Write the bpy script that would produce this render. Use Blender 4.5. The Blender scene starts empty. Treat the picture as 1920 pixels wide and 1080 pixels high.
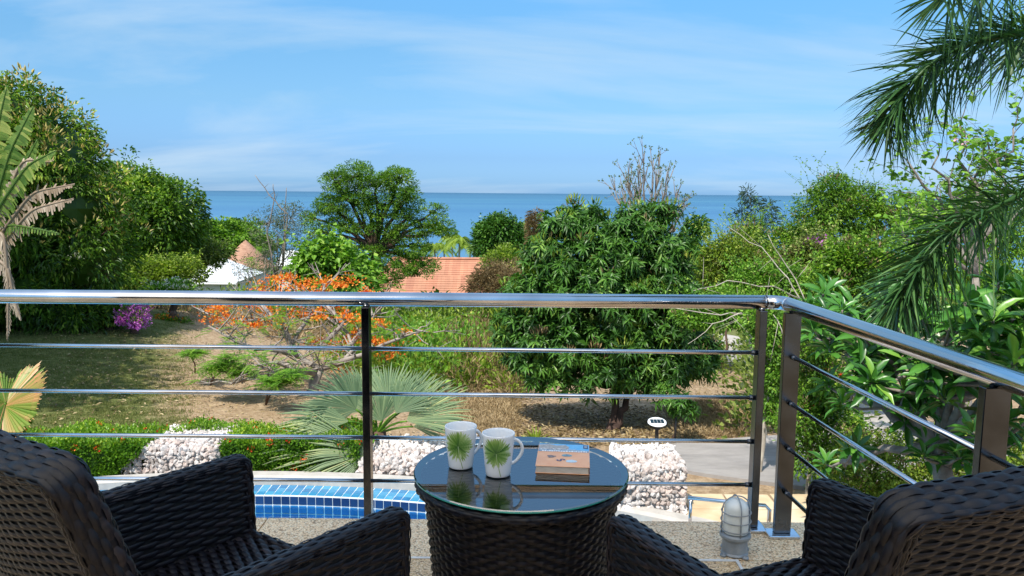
import bpy, math, random
import numpy as np
from mathutils import Vector, Matrix

rng = np.random.default_rng(11)
random.seed(5)
C = bpy.context.scene.collection
PI = math.pi

# ------------------------------------------------------------------ camera, sky, sun
FPX = 1490.0
PITCH = math.atan(178 / FPX)
ROLL = math.radians(0.5)
CAMZ = 1.27
cam_d = bpy.data.cameras.new("camera")
cam = bpy.data.objects.new("camera", cam_d)
C.objects.link(cam)
cam_d.sensor_width = 36
cam_d.lens = FPX / 1920 * 36
cam_d.clip_start = 0.05
cam_d.clip_end = 200000
cam.matrix_world = Matrix.Translation((0, 0, CAMZ)) @ Matrix.Rotation(PI / 2 - PITCH, 4, 'X') @ Matrix.Rotation(ROLL, 4, 'Z')
bpy.context.scene.camera = cam

SUN_EL, SUN_AZ = math.radians(56), math.radians(28)   # behind the camera, to its left
sdir = Vector((-math.sin(SUN_AZ) * math.cos(SUN_EL), -math.cos(SUN_AZ) * math.cos(SUN_EL), math.sin(SUN_EL)))
sun_d = bpy.data.lights.new("sun", 'SUN')
sun_d.energy = 2.9
sun_d.angle = math.radians(0.5)
sun_d.color = (1.0, 0.95, 0.86)
sun = bpy.data.objects.new("sun", sun_d)
C.objects.link(sun)
sun.rotation_euler = sdir.to_track_quat('Z', 'Y').to_euler()

world = bpy.data.worlds.new("World")
bpy.context.scene.world = world
world.use_nodes = True
wn, wl = world.node_tree.nodes, world.node_tree.links
wn.clear()
w_out = wn.new('ShaderNodeOutputWorld')
w_bg = wn.new('ShaderNodeBackground')
w_sky = wn.new('ShaderNodeTexSky')
w_sky.sky_type = 'NISHITA'
w_sky.sun_disc = False
w_sky.sun_elevation = SUN_EL
w_sky.sun_rotation = math.atan2(sdir.x, sdir.y)
w_sky.altitude = 0
w_sky.air_density = 1.0
w_sky.dust_density = 0.6
w_sky.ozone_density = 3.0
w_bg.inputs['Strength'].default_value = 0.15
w_tc = wn.new('ShaderNodeTexCoord')
w_sep = wn.new('ShaderNodeSeparateXYZ')
wl.new(w_tc.outputs['Generated'], w_sep.inputs[0])
# colour grade of the clear sky by elevation (slightly hazy blue near the sea, lifted overhead as added fill light)
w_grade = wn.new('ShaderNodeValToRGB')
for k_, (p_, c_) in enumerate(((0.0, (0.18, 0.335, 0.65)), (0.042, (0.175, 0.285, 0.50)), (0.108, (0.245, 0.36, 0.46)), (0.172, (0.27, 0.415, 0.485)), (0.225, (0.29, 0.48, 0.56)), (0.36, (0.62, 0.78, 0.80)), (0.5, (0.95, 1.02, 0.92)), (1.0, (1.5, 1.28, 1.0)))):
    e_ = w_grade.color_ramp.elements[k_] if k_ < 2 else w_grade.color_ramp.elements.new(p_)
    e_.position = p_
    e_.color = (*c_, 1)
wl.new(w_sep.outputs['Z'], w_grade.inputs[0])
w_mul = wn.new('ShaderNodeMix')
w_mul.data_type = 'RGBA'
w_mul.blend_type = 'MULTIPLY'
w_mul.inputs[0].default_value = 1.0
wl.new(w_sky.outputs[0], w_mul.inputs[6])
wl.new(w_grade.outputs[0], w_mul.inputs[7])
# thin cirrus, mapped on a flat cloud layer (direction / z)
w_den = wn.new('ShaderNodeMath'); w_den.operation = 'ADD'; w_den.inputs[1].default_value = 0.26
wl.new(w_sep.outputs['Z'], w_den.inputs[0])
w_dx = wn.new('ShaderNodeMath'); w_dx.operation = 'DIVIDE'
w_dy = wn.new('ShaderNodeMath'); w_dy.operation = 'DIVIDE'
wl.new(w_sep.outputs['X'], w_dx.inputs[0]); wl.new(w_den.outputs[0], w_dx.inputs[1])
wl.new(w_sep.outputs['Y'], w_dy.inputs[0]); wl.new(w_den.outputs[0], w_dy.inputs[1])
w_cmb = wn.new('ShaderNodeCombineXYZ')
wl.new(w_dx.outputs[0], w_cmb.inputs[0]); wl.new(w_dy.outputs[0], w_cmb.inputs[1])
w_map = wn.new('ShaderNodeMapping')
w_map.inputs['Rotation'].default_value = (0, 0, math.radians(14))
w_map.inputs['Scale'].default_value = (0.75, 1.9, 1)
w_map.inputs['Location'].default_value = (3.3, 1.2, 0)
wl.new(w_cmb.outputs[0], w_map.inputs[0])
w_noise = wn.new('ShaderNodeTexNoise')
w_noise.inputs['Scale'].default_value = 0.85
w_noise.inputs['Detail'].default_value = 8
w_noise.inputs['Roughness'].default_value = 0.55
w_noise.inputs['Distortion'].default_value = 0.5
wl.new(w_map.outputs[0], w_noise.inputs['Vector'])
w_cr = wn.new('ShaderNodeValToRGB')
w_cr.color_ramp.elements[0].position = 0.46
w_cr.color_ramp.elements[0].color = (0, 0, 0, 1)
w_cr.color_ramp.elements[1].position = 0.76
w_cr.color_ramp.elements[1].color = (0.8, 0.8, 0.8, 1)
wl.new(w_noise.outputs[0], w_cr.inputs[0])
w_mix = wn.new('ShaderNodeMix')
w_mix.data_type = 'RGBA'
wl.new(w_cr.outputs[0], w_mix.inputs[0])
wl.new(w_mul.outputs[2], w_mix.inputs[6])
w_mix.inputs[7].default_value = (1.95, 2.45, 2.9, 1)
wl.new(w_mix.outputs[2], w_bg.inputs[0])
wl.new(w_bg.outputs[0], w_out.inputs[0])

vs = bpy.context.scene.view_settings
vs.view_transform = 'Standard'
vs.look = 'None'
vs.gamma = 1
vs.use_curve_mapping = False
vs.exposure = 1.15
cy = bpy.context.scene.cycles
cy.max_bounces = 8
cy.transparent_max_bounces = 12
cy.caustics_reflective = False
cy.caustics_refractive = False
cy.use_denoising = True

# ------------------------------------------------------------------ measuring helpers
def _rx(a):
    c, s = math.cos(a), math.sin(a); return np.array([[1, 0, 0], [0, c, -s], [0, s, c]])
def _rz(a):
    c, s = math.cos(a), math.sin(a); return np.array([[c, -s, 0], [s, c, 0], [0, 0, 1]])
RM = _rx(PI / 2 - PITCH) @ _rz(ROLL)
CP = np.array([0, 0, CAMZ])
def ray(u, v):
    d = RM @ np.array([(u - 960) / FPX, (540 - v) / FPX, -1]); return d / np.linalg.norm(d)
def onz(u, v, z):
    d = ray(u, v); return CP + d * (z - CAMZ) / d[2]
def ond(u, v, y):
    d = ray(u, v); return CP + d * y / d[1]

TK = np.array([(-60, -2.4), (0, -2.42), (9.2, -2.42), (10.5, -2.5), (14, -2.95), (20, -3.5), (28, -4.4), (40, -5.8), (70, -9.5), (120, -15), (210, -21), (260, -22.3), (330, -30), (800, -60)])
def terrain(x, y):
    x = np.asarray(x, float); y = np.asarray(y, float)
    z = 0
    for o in (-1.2, 0, 1.2):
        z = z + np.interp(y + o * (0.4 + np.abs(y) * 0.06), TK[:, 0], TK[:, 1]) / 3
    z = z + 1.5 * np.exp(-((x + 13) / 5.5) ** 2 - ((y - 24) / 7.5) ** 2)
    z = z + 0.8 * np.exp(-((x - 14) / 5) ** 2 - ((y - 16) / 6) ** 2)
    z = z - 3.0 * np.clip((9.72 - np.hypot(x + 2.9, y + 0.28)) / 0.1, 0, 1) * (y > -9)
    far = np.clip((y - 12) / 15, 0, 1)
    z = z + far * (0.18 * np.sin(x * 0.31 + y * 0.17) + 0.12 * np.sin(x * 0.13 - y * 0.41 + 2))
    return z
def ont(u, v):
    d = ray(u, v)
    t = 7.0
    for _ in range(4000):
        P = CP + d * t
        if P[2] <= terrain(P[0], P[1]):
            return P
        t *= 1.004
    return CP + d * t

# ------------------------------------------------------------------ materials
def mat_base(name):
    m = bpy.data.materials.new(name); m.use_nodes = True
    nt = m.node_tree
    return m, nt, nt.nodes['Principled BSDF']

def N(nt, kind, **kw):
    n = nt.nodes.new(kind)
    for k, v in kw.items():
        if k.startswith('i_'):
            n.inputs[k[2:]].default_value = v
        else:
            setattr(n, k, v)
    return n

def ramp(nt, stops, src):
    r = nt.nodes.new('ShaderNodeValToRGB')
    el = r.color_ramp.elements
    el[0].position, el[0].color = stops[0][0], (*stops[0][1], 1)
    el[1].position, el[1].color = stops[-1][0], (*stops[-1][1], 1)
    for p, c in stops[1:-1]:
        e_ = el.new(p); e_.color = (*c, 1)
    nt.links.new(src, r.inputs[0])
    return r

def noise_mat(name, stops, scale=5, rough=0.7, metal=0, bump=0.3, detail=6, coord='Object', spec=0.4, dist=0.01, bscale=None, nrough=0.6, stretch=None):
    m, nt, b = mat_base(name)
    tc = N(nt, 'ShaderNodeTexCoord')
    src = tc.outputs[coord]
    if stretch:
        mp = N(nt, 'ShaderNodeMapping'); mp.inputs['Scale'].default_value = stretch
        nt.links.new(src, mp.inputs[0]); src = mp.outputs[0]
    n = N(nt, 'ShaderNodeTexNoise', i_Scale=scale, i_Detail=detail, i_Roughness=nrough)
    nt.links.new(src, n.inputs['Vector'])
    r = ramp(nt, stops, n.outputs[0])
    nt.links.new(r.outputs[0], b.inputs['Base Color'])
    b.inputs['Roughness'].default_value = rough
    b.inputs['Metallic'].default_value = metal
    b.inputs['Specular IOR Level'].default_value = spec
    if bump:
        n2 = N(nt, 'ShaderNodeTexNoise', i_Scale=bscale or scale * 3, i_Detail=6)
        nt.links.new(src, n2.inputs['Vector'])
        bp = N(nt, 'ShaderNodeBump', i_Strength=bump, i_Distance=dist)
        nt.links.new(n2.outputs[0], bp.inputs['Height'])
        nt.links.new(bp.outputs[0], b.inputs['Normal'])
    return m

def leaf_mat(name, stops, rough=0.5, trans=0.35, spec=0.35, trans_tint=(1.3, 1.5, 0.5)):
    m, nt, b = mat_base(name)
    at = N(nt, 'ShaderNodeAttribute', attribute_name='tone')
    r = ramp(nt, stops, at.outputs['Fac'])
    nt.links.new(r.outputs[0], b.inputs['Base Color'])
    b.inputs['Roughness'].default_value = rough
    b.inputs['Specular IOR Level'].default_value = spec
    tr = N(nt, 'ShaderNodeBsdfTranslucent')
    mx = N(nt, 'ShaderNodeMix', data_type='RGBA', blend_type='MULTIPLY')
    mx.inputs[0].default_value = 1
    nt.links.new(r.outputs[0], mx.inputs[6]); mx.inputs[7].default_value = (*trans_tint, 1)
    nt.links.new(mx.outputs[2], tr.inputs['Color'])
    ms = N(nt, 'ShaderNodeMixShader'); ms.inputs[0].default_value = trans
    nt.links.new(b.outputs[0], ms.inputs[1]); nt.links.new(tr.outputs[0], ms.inputs[2])
    nt.links.new(ms.outputs[0], nt.nodes['Material Output'].inputs[0])
    return m

def G3(a, b, c, d=None):
    return [(0.0, a), (0.4, b), (0.8, c), (1.0, d or c)]

M = {}
M['mango'] = leaf_mat('mango_leaf', G3((0.024, 0.060, 0.008), (0.075, 0.160, 0.018), (0.19, 0.32, 0.034), (0.42, 0.50, 0.08)), rough=0.36)
M['mango_dark'] = leaf_mat('dark_mango_leaf', G3((0.020, 0.060, 0.008), (0.042, 0.120, 0.014), (0.095, 0.22, 0.028), (0.20, 0.33, 0.06)), rough=0.40, spec=0.32, trans=0.22)
M['mid'] = leaf_mat('mid_green_leaf', G3((0.035, 0.085, 0.008), (0.09, 0.20, 0.016), (0.19, 0.34, 0.03), (0.32, 0.45, 0.05)))
M['bright'] = leaf_mat('bright_green_leaf', G3((0.045, 0.11, 0.012), (0.11, 0.25, 0.022), (0.21, 0.39, 0.04), (0.36, 0.50, 0.08)))
M['lime'] = leaf_mat('yellow_green_leaf', G3((0.05, 0.085, 0.010), (0.14, 0.22, 0.02), (0.27, 0.36, 0.04), (0.42, 0.44, 0.08)))
M['olive'] = leaf_mat('olive_leaf', G3((0.045, 0.070, 0.014), (0.125, 0.175, 0.032), (0.24, 0.31, 0.06), (0.42, 0.42, 0.15)))
M['grey'] = leaf_mat('grey_green_leaf', G3((0.04, 0.055, 0.03), (0.10, 0.13, 0.075), (0.20, 0.23, 0.14), (0.30, 0.31, 0.20)))
M['dry'] = leaf_mat('dry_brush_leaf', G3((0.07, 0.045, 0.02), (0.20, 0.14, 0.06), (0.36, 0.27, 0.13), (0.50, 0.40, 0.22)), trans=0.2, trans_tint=(1.1, 1, 0.8))
M['blossom'] = leaf_mat('mango_blossom', G3((0.30, 0.22, 0.05), (0.52, 0.42, 0.12), (0.66, 0.56, 0.22)), trans=0.2, trans_tint=(1.1, 1, 0.8))
M['fir'] = leaf_mat('needle_leaf', G3((0.015, 0.035, 0.018), (0.035, 0.07, 0.038), (0.07, 0.12, 0.065)), trans=0.1)
M['orange'] = leaf_mat('orange_blossom', G3((0.62, 0.10, 0.012), (0.82, 0.20, 0.02), (0.92, 0.36, 0.04), (0.9, 0.50, 0.09)), trans=0.3, trans_tint=(1.1, 1, 0.7))
M['magenta'] = leaf_mat('magenta_bract', G3((0.30, 0.04, 0.27), (0.58, 0.12, 0.52), (0.75, 0.30, 0.70)), trans=0.3, trans_tint=(1.2, 1, 1.2))
M['white_flower'] = leaf_mat('white_blossom', G3((0.6, 0.62, 0.5), (0.8, 0.8, 0.7), (0.85, 0.8, 0.6)), trans=0.2, trans_tint=(1, 1, 1))
M['plum'] = leaf_mat('frangipani_leaf', G3((0.014, 0.060, 0.010), (0.034, 0.130, 0.016), (0.08, 0.235, 0.03), (0.19, 0.36, 0.05)), rough=0.34, spec=0.5, trans=0.18)
M['frond'] = leaf_mat('foxtail_leaflet', G3((0.012, 0.040, 0.010), (0.028, 0.085, 0.020), (0.075, 0.16, 0.045), (0.16, 0.26, 0.09)), rough=0.4, trans=0.2)
M['bismarck'] = leaf_mat('silver_palm_leaf', G3((0.06, 0.11, 0.055), (0.14, 0.21, 0.11), (0.26, 0.33, 0.17), (0.42, 0.44, 0.20)), rough=0.5, trans=0.25, trans_tint=(1.1, 1.3, 0.6))
M['banana'] = leaf_mat('traveller_palm_leaf', G3((0.03, 0.075, 0.015), (0.08, 0.155, 0.03), (0.19, 0.27, 0.06), (0.44, 0.44, 0.13)), rough=0.4, trans=0.4)
M['dead'] = leaf_mat('dead_palm_leaf', G3((0.10, 0.065, 0.035), (0.24, 0.17, 0.11), (0.40, 0.31, 0.23), (0.55, 0.45, 0.33)), trans=0.15, trans_tint=(1.1, 1, 0.8))
M['licuala'] = leaf_mat('round_palm_leaf', G3((0.07, 0.16, 0.02), (0.18, 0.26, 0.04), (0.60, 0.30, 0.14), (0.75, 0.47, 0.28)), rough=0.45, trans=0.3)
M['hedge'] = leaf_mat('hedge_leaf', G3((0.03, 0.09, 0.008), (0.10, 0.22, 0.015), (0.22, 0.36, 0.03), (0.40, 0.48, 0.05)), rough=0.4)
M['red'] = leaf_mat('ixora_flower', G3((0.55, 0.02, 0.01), (0.80, 0.06, 0.02), (0.85, 0.20, 0.05)), trans=0.2, trans_tint=(1.1, 1, 0.8))
M['grass'] = leaf_mat('lawn_grass', G3((0.07, 0.10, 0.018), (0.14, 0.165, 0.04), (0.25, 0.23, 0.08), (0.40, 0.33, 0.16)), rough=0.7, trans=0.2)
M['straw'] = leaf_mat('straw_grass', G3((0.16, 0.11, 0.05), (0.33, 0.24, 0.12), (0.50, 0.38, 0.22)), rough=0.8, trans=0.15, trans_tint=(1.1, 1, 0.8))
M['bark'] = noise_mat('brown_bark', [(0.3, (0.05, 0.028, 0.018)), (0.7, (0.15, 0.09, 0.06))], 8, 0.85, bump=0.6, dist=0.02)
M['bark_red'] = noise_mat('reddish_bark', [(0.3, (0.03, 0.016, 0.012)), (0.7, (0.10, 0.058, 0.042))], 8, 0.85, bump=0.6, dist=0.02)
M['bark_grey'] = noise_mat('grey_bark', [(0.3, (0.12, 0.10, 0.085)), (0.7, (0.30, 0.26, 0.22))], 8, 0.85, bump=0.6, dist=0.02)
M['bark_pale'] = noise_mat('pale_bark', [(0.3, (0.28, 0.24, 0.19)), (0.7, (0.48, 0.43, 0.36))], 8, 0.8, bump=0.4)
M['twig'] = noise_mat('dry_twig', [(0.3, (0.17, 0.12, 0.09)), (0.7, (0.32, 0.25, 0.19))], 8, 0.85, bump=0.2)

def metal(name, col, rough, smear=0.25):
    m, nt, b = mat_base(name)
    tc = N(nt, 'ShaderNodeTexCoord')
    n = N(nt, 'ShaderNodeTexNoise', i_Scale=7.0, i_Detail=6)
    nt.links.new(tc.outputs['Object'], n.inputs['Vector'])
    r = ramp(nt, [(0.35, tuple(c * (1 - smear) for c in col)), (0.65, col)], n.outputs[0])
    nt.links.new(r.outputs[0], b.inputs['Base Color'])
    r2 = ramp(nt, [(0.3, (rough * 0.7,) * 3), (0.75, (rough * 1.7,) * 3)], n.outputs[0])
    nt.links.new(r2.outputs[0], b.inputs['Roughness'])
    b.inputs['Metallic'].default_value = 1
    return m
M['chrome'] = metal('polished_steel', (0.72, 0.72, 0.74), 0.10)
M['steel'] = metal('brushed_steel_post', (0.135, 0.14, 0.15), 0.19, 0.45)

def wicker(name, cols, rough):
    m, nt, b = mat_base(name)
    tc = N(nt, 'ShaderNodeTexCoord')
    at = N(nt, 'ShaderNodeAttribute', attribute_name='tone')
    n = N(nt, 'ShaderNodeTexNoise', i_Scale=60.0, i_Detail=4)
    nt.links.new(tc.outputs['Object'], n.inputs['Vector'])
    r = ramp(nt, [(0.0, cols[0]), (0.7, cols[1]), (1.0, cols[2])], at.outputs['Fac'])
    nt.links.new(r.outputs[0], b.inputs['Base Color'])
    r2 = ramp(nt, [(0.3, (rough * 0.8,) * 3), (0.7, (rough * 1.4,) * 3)], n.outputs[0])
    nt.links.new(r2.outputs[0], b.inputs['Roughness'])
    b.inputs['Specular IOR Level'].default_value = 0.34
    return m
M['wicker'] = wicker('dark_wicker', ((0.0030, 0.0028, 0.0055), (0.0075, 0.0066, 0.0105), (0.024, 0.017, 0.019)), 0.38)
M['wicker_core'] = noise_mat('wicker_shadow_core', [(0.3, (0.004, 0.0035, 0.004)), (0.7, (0.008, 0.007, 0.007))], 30, 0.6, bump=0.1)

# aggregate floor
def aggregate(name, cols):
    m, nt, b = mat_base(name)
    tc = N(nt, 'ShaderNodeTexCoord')
    vo = N(nt, 'ShaderNodeTexVoronoi', i_Scale=170.0)
    nt.links.new(tc.outputs['Object'], vo.inputs['Vector'])
    sp = N(nt, 'ShaderNodeSeparateColor')
    nt.links.new(vo.outputs['Color'], sp.inputs[0])
    r = ramp(nt, cols, sp.outputs[0])
    d = ramp(nt, [(0.0, (1, 1, 1)), (0.62, (0.95, 0.94, 0.92)), (0.88, (0.55, 0.50, 0.45))], vo.outputs['Distance'])
    d.inputs[0].default_value = 0
    mul = N(nt, 'ShaderNodeMath', operation='MULTIPLY'); mul.inputs[1].default_value = 1.15
    nt.links.new(vo.outputs['Distance'], mul.inputs[0]); nt.links.new(mul.outputs[0], d.inputs[0])
    big = N(nt, 'ShaderNodeTexNoise', i_Scale=2.2, i_Detail=5)
    nt.links.new(tc.outputs['Object'], big.inputs['Vector'])
    bg = ramp(nt, [(0.3, (0.85, 0.83, 0.81)), (0.7, (1.08, 1.07, 1.05))], big.outputs[0])
    x1 = N(nt, 'ShaderNodeMix', data_type='RGBA', blend_type='MULTIPLY'); x1.inputs[0].default_value = 1
    x2 = N(nt, 'ShaderNodeMix', data_type='RGBA', blend_type='MULTIPLY'); x2.inputs[0].default_value = 1
    nt.links.new(r.outputs[0], x1.inputs[6]); nt.links.new(d.outputs[0], x1.inputs[7])
    nt.links.new(x1.outputs[2], x2.inputs[6]); nt.links.new(bg.outputs[0], x2.inputs[7])
    nt.links.new(x2.outputs[2], b.inputs['Base Color'])
    b.inputs['Roughness'].default_value = 0.55
    bp = N(nt, 'ShaderNodeBump', i_Strength=0.5, i_Distance=0.003, invert=True)
    nt.links.new(vo.outputs['Distance'], bp.inputs['Height'])
    nt.links.new(bp.outputs[0], b.inputs['Normal'])
    return m
M['agg_grey'] = aggregate('grey_pebble_wash', [(0.0, (0.30, 0.18, 0.09)), (0.2, (0.86, 0.60, 0.35)), (0.6, (0.97, 0.74, 0.46)), (1.0, (0.98, 0.86, 0.64))])
M['agg_tan'] = aggregate('tan_pebble_wash', [(0.0, (0.22, 0.12, 0.05)), (0.2, (0.70, 0.46, 0.23)), (0.6, (0.85, 0.60, 0.34)), (1.0, (0.92, 0.74, 0.48))])
M['strip'] = noise_mat('white_joint_strip', [(0.3, (0.62, 0.60, 0.56)), (0.7, (0.78, 0.76, 0.72))], 20, 0.6, bump=0.1)
M['render_wall'] = noise_mat('cream_render', [(0.3, (0.42, 0.36, 0.29)), (0.7, (0.52, 0.46, 0.38))], 3, 0.8)
M['wood_ceiling'] = noise_mat('brown_timber', [(0.3, (0.08, 0.045, 0.025)), (0.7, (0.16, 0.09, 0.05))], 3, 0.6, stretch=(1, 8, 1))

# ------------------------------------------------------------------ mesh helpers
def tag(o, label=None, cat=None, group=None, kind=None):
    if label: o['label'] = label
    if cat: o['category'] = cat
    if group: o['group'] = group
    if kind: o['kind'] = kind
    return o

def thing(name, label, cat, loc=(0, 0, 0), rz=0.0, group=None):
    o = bpy.data.objects.new(name, None)
    C.objects.link(o)
    o.location = tuple(float(a) for a in loc); o.rotation_euler = (0, 0, rz)
    o.empty_display_size = 0.1
    return tag(o, label, cat, group)

class MB:
    """collects vertices, polygons, a per-vertex tone; builds ONE mesh"""
    def __init__(s):
        s.V, s.F, s.T, s.n = [], [], [], 0
    def add(s, V, F, tone=None):
        V = np.asarray(V, float).reshape(-1, 3)
        if not isinstance(F, (list, tuple)) or (len(F) and not isinstance(F[0], np.ndarray)):
            F = [np.asarray(F, int)]
        for f in F:
            if len(f): s.F.append(np.asarray(f, int) + s.n)
        s.V.append(V)
        t = np.zeros(len(V)) + (0.5 if tone is None else tone)
        s.T.append(t)
        s.n += len(V)
        return s
    def box(s, a, b, tone=None):
        (x0, y0, z0), (x1, y1, z1) = a, b
        V = [(x0, y0, z0), (x1, y0, z0), (x1, y1, z0), (x0, y1, z0), (x0, y0, z1), (x1, y0, z1), (x1, y1, z1), (x0, y1, z1)]
        return s.add(V, np.array([(0, 3, 2, 1), (4, 5, 6, 7), (0, 1, 5, 4), (1, 2, 6, 5), (2, 3, 7, 6), (3, 0, 4, 7)]), tone)
    def tube(s, P, R, n=6, tone=None, cap=True):
        P = np.asarray(P, float); k = len(P)
        R = np.zeros(k) + R
        T = np.gradient(P, axis=0); T /= np.linalg.norm(T, axis=1)[:, None] + 1e-12
        up = np.array([0, 0, 1.0]) if abs(T[0][2]) < 0.9 else np.array([1.0, 0, 0])
        A = np.cross(T[0], up); A /= np.linalg.norm(A)
        As = [A]
        for i in range(1, k):
            A = A - T[i] * A.dot(T[i]); A /= np.linalg.norm(A) + 1e-12; As.append(A)
        As = np.array(As); Bs = np.cross(T, As)
        th = np.arange(n) / n * 2 * PI
        V = P[:, None] + R[:, None, None] * (np.cos(th)[None, :, None] * As[:, None] + np.sin(th)[None, :, None] * Bs[:, None])
        i, j = np.meshgrid(np.arange(k - 1), np.arange(n), indexing='ij')
        j2 = (j + 1) % n
        F = np.stack([i * n + j, i * n + j2, (i + 1) * n + j2, (i + 1) * n + j], -1).reshape(-1, 4)
        Fs = [F]
        if cap:
            Fs += [np.arange(n)[::-1][None], ((k - 1) * n + np.arange(n))[None]]
        return s.add(V.reshape(-1, 3), Fs, tone)
    def lathe(s, prof, n=32, c=(0, 0, 0), tone=None, closed=False):
        prof = np.asarray(prof, float); k = len(prof)
        th = np.arange(n) / n * 2 * PI
        V = np.stack([prof[:, 0, None] * np.cos(th), prof[:, 0, None] * np.sin(th), np.repeat(prof[:, 1, None], n, 1)], -1) + np.array(c)
        i, j = np.meshgrid(np.arange(k - 1), np.arange(n), indexing='ij'); j2 = (j + 1) % n
        F = np.stack([i * n + j, i * n + j2, (i + 1) * n + j2, (i + 1) * n + j], -1).reshape(-1, 4)
        return s.add(V.reshape(-1, 3), [F], tone)
    def grid(s, P, tone=None):
        P = np.asarray(P, float); a, b = P.shape[:2]
        i, j = np.meshgrid(np.arange(a - 1), np.arange(b - 1), indexing='ij')
        F = np.stack([i * b + j, (i + 1) * b + j, (i + 1) * b + j + 1, i * b + j + 1], -1).reshape(-1, 4)
        return s.add(P.reshape(-1, 3), [F], tone if tone is None or np.isscalar(tone) else np.asarray(tone).reshape(-1))
    def mesh(s, name, mat, smooth=False, origin=(0, 0, 0)):
        V = np.concatenate(s.V) - np.asarray(origin, float)
        me = bpy.data.meshes.new(name)
        me.vertices.add(len(V)); me.vertices.foreach_set('co', V.astype(np.float32).ravel())
        li = np.concatenate([f.ravel() for f in s.F]); tot = np.concatenate([np.full(len(f), f.shape[1]) for f in s.F])
        st = np.concatenate([[0], np.cumsum(tot)[:-1]])
        me.loops.add(len(li)); me.loops.foreach_set('vertex_index', li.astype(np.int32))
        me.polygons.add(len(tot)); me.polygons.foreach_set('loop_start', st.astype(np.int32))
        try: me.polygons.foreach_set('loop_total', tot.astype(np.int32))
        except Exception: pass
        me.polygons.foreach_set('use_smooth', np.full(len(tot), bool(smooth)))
        at = me.attributes.new('tone', 'FLOAT', 'POINT'); at.data.foreach_set('value', np.clip(np.concatenate(s.T), 0, 1).astype(np.float32))
        me.materials.append(mat)
        me.update(calc_edges=True); me.validate()
        return me
    def build(s, name, mat, parent=None, smooth=False, world=False, kind=None):
        """world=True: vertices are in world space, the parent is an unrotated Empty"""
        org = (0, 0, 0)
        if world and parent is not None: org = tuple(parent.location)
        o = bpy.data.objects.new(name, s.mesh(name, mat, smooth, org))
        C.objects.link(o)
        if parent is not None: o.parent = parent
        if kind: o['kind'] = kind
        return o

def bevel(o, w=0.004, seg=2):
    m = o.modifiers.new('bevel', 'BEVEL'); m.width = w; m.segments = seg; m.limit_method = 'ANGLE'
    return o

def unit(v):
    v = np.asarray(v, float); return v / (np.linalg.norm(v, axis=-1, keepdims=True) + 1e-12)
def rand_unit(n):
    return unit(rng.normal(size=(n, 3)))

# leaf templates: (along, across, height) + faces
LEAF = (np.array([(0, 0, 0), (0.45, -0.5, 0.10), (0.45, 0.5, 0.10), (1, 0, 0)]), [np.array([(0, 1, 3), (0, 3, 2)])])
LEAF_L = (np.array([(0, 0, 0), (0.3, -0.42, 0.05), (0.3, 0, 0), (0.3, 0.42, 0.05), (0.68, -0.42, 0.0), (0.68, 0, -0.04), (0.68, 0.42, 0.0), (1, 0, -0.14)]),
          [np.array([(0, 1, 2), (0, 2, 3), (4, 7, 5), (5, 7, 6)]), np.array([(1, 4, 5, 2), (2, 5, 6, 3)])])
BLADE = (np.array([(0, -0.5, 0), (0, 0.5, 0), (0.55, -0.35, 0), (0.55, 0.35, 0), (1, 0, 0)]), [np.array([(2, 4, 3)]), np.array([(0, 2, 3, 1)])])

def leaves(mb, tpl, P, D, Nn, L, W, tone, droop=0.0):
    """stamp a leaf template at P, pointing along D with face normal close to Nn"""
    P = np.asarray(P, float); n = len(P)
    if n == 0: return
    D = unit(D); Sd = unit(np.cross(D, Nn)); Nn = unit(np.cross(Sd, D))
    L = (np.zeros(n) + L)[:, None, None]; W = (np.zeros(n) + W)[:, None, None]
    T, Fs = tpl; k = len(T)
    V = P[:, None] + T[None, :, 0, None] * L * D[:, None] + T[None, :, 1, None] * W * Sd[:, None] + T[None, :, 2, None] * L * Nn[:, None]
    if np.any(droop):
        dr = (np.zeros(n) + droop)[:, None]
        V[:, :, 2] -= dr * L[:, :, 0] * T[None, :, 0] ** 2
    off = (np.arange(n) * k)[:, None, None]
    F = [(f[None] + off).reshape(-1, f.shape[1]) for f in Fs]
    mb.add(V.reshape(-1, 3), F, np.repeat(np.zeros(n) + tone, k))

def whorls(mb, tpl, P, axis, nl, L, W, tone, ang=(38, 98), droop=0.3, jit=0.25):
    """leaf whorls at P around axis"""
    n = len(P); axis = unit(axis)
    a1 = unit(np.cross(axis, rand_unit(n))); a2 = np.cross(axis, a1)
    idx = np.repeat(np.arange(n), nl)
    m = len(idx)
    ph = np.tile(np.arange(nl) / nl * 2 * PI * 1.62, n) + rng.uniform(0, 1, m)
    el = np.radians(rng.uniform(ang[0], ang[1], m))
    rad = np.cos(ph)[:, None] * a1[idx] + np.sin(ph)[:, None] * a2[idx]
    D = np.cos(el)[:, None] * axis[idx] + np.sin(el)[:, None] * rad
    leaves(mb, tpl, P[idx] + axis[idx] * rng.uniform(-0.3, 0.1, m)[:, None] * L, D, axis[idx] + rand_unit(m) * jit, L * rng.uniform(0.7, 1.15, m), W * rng.uniform(0.8, 1.2, m), np.clip(tone[idx] + rng.normal(0, 0.13, m), 0, 1), droop)

def blob(u, v, ru, rv, d, rd=None):
    c = ond(u, v, d); k = d / FPX * 1.02
    rx, rz = ru * k, rv * k
    return (c, np.array([rx, (rx + rz) * 0.5 if rd is None else rd, rz]))

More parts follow.
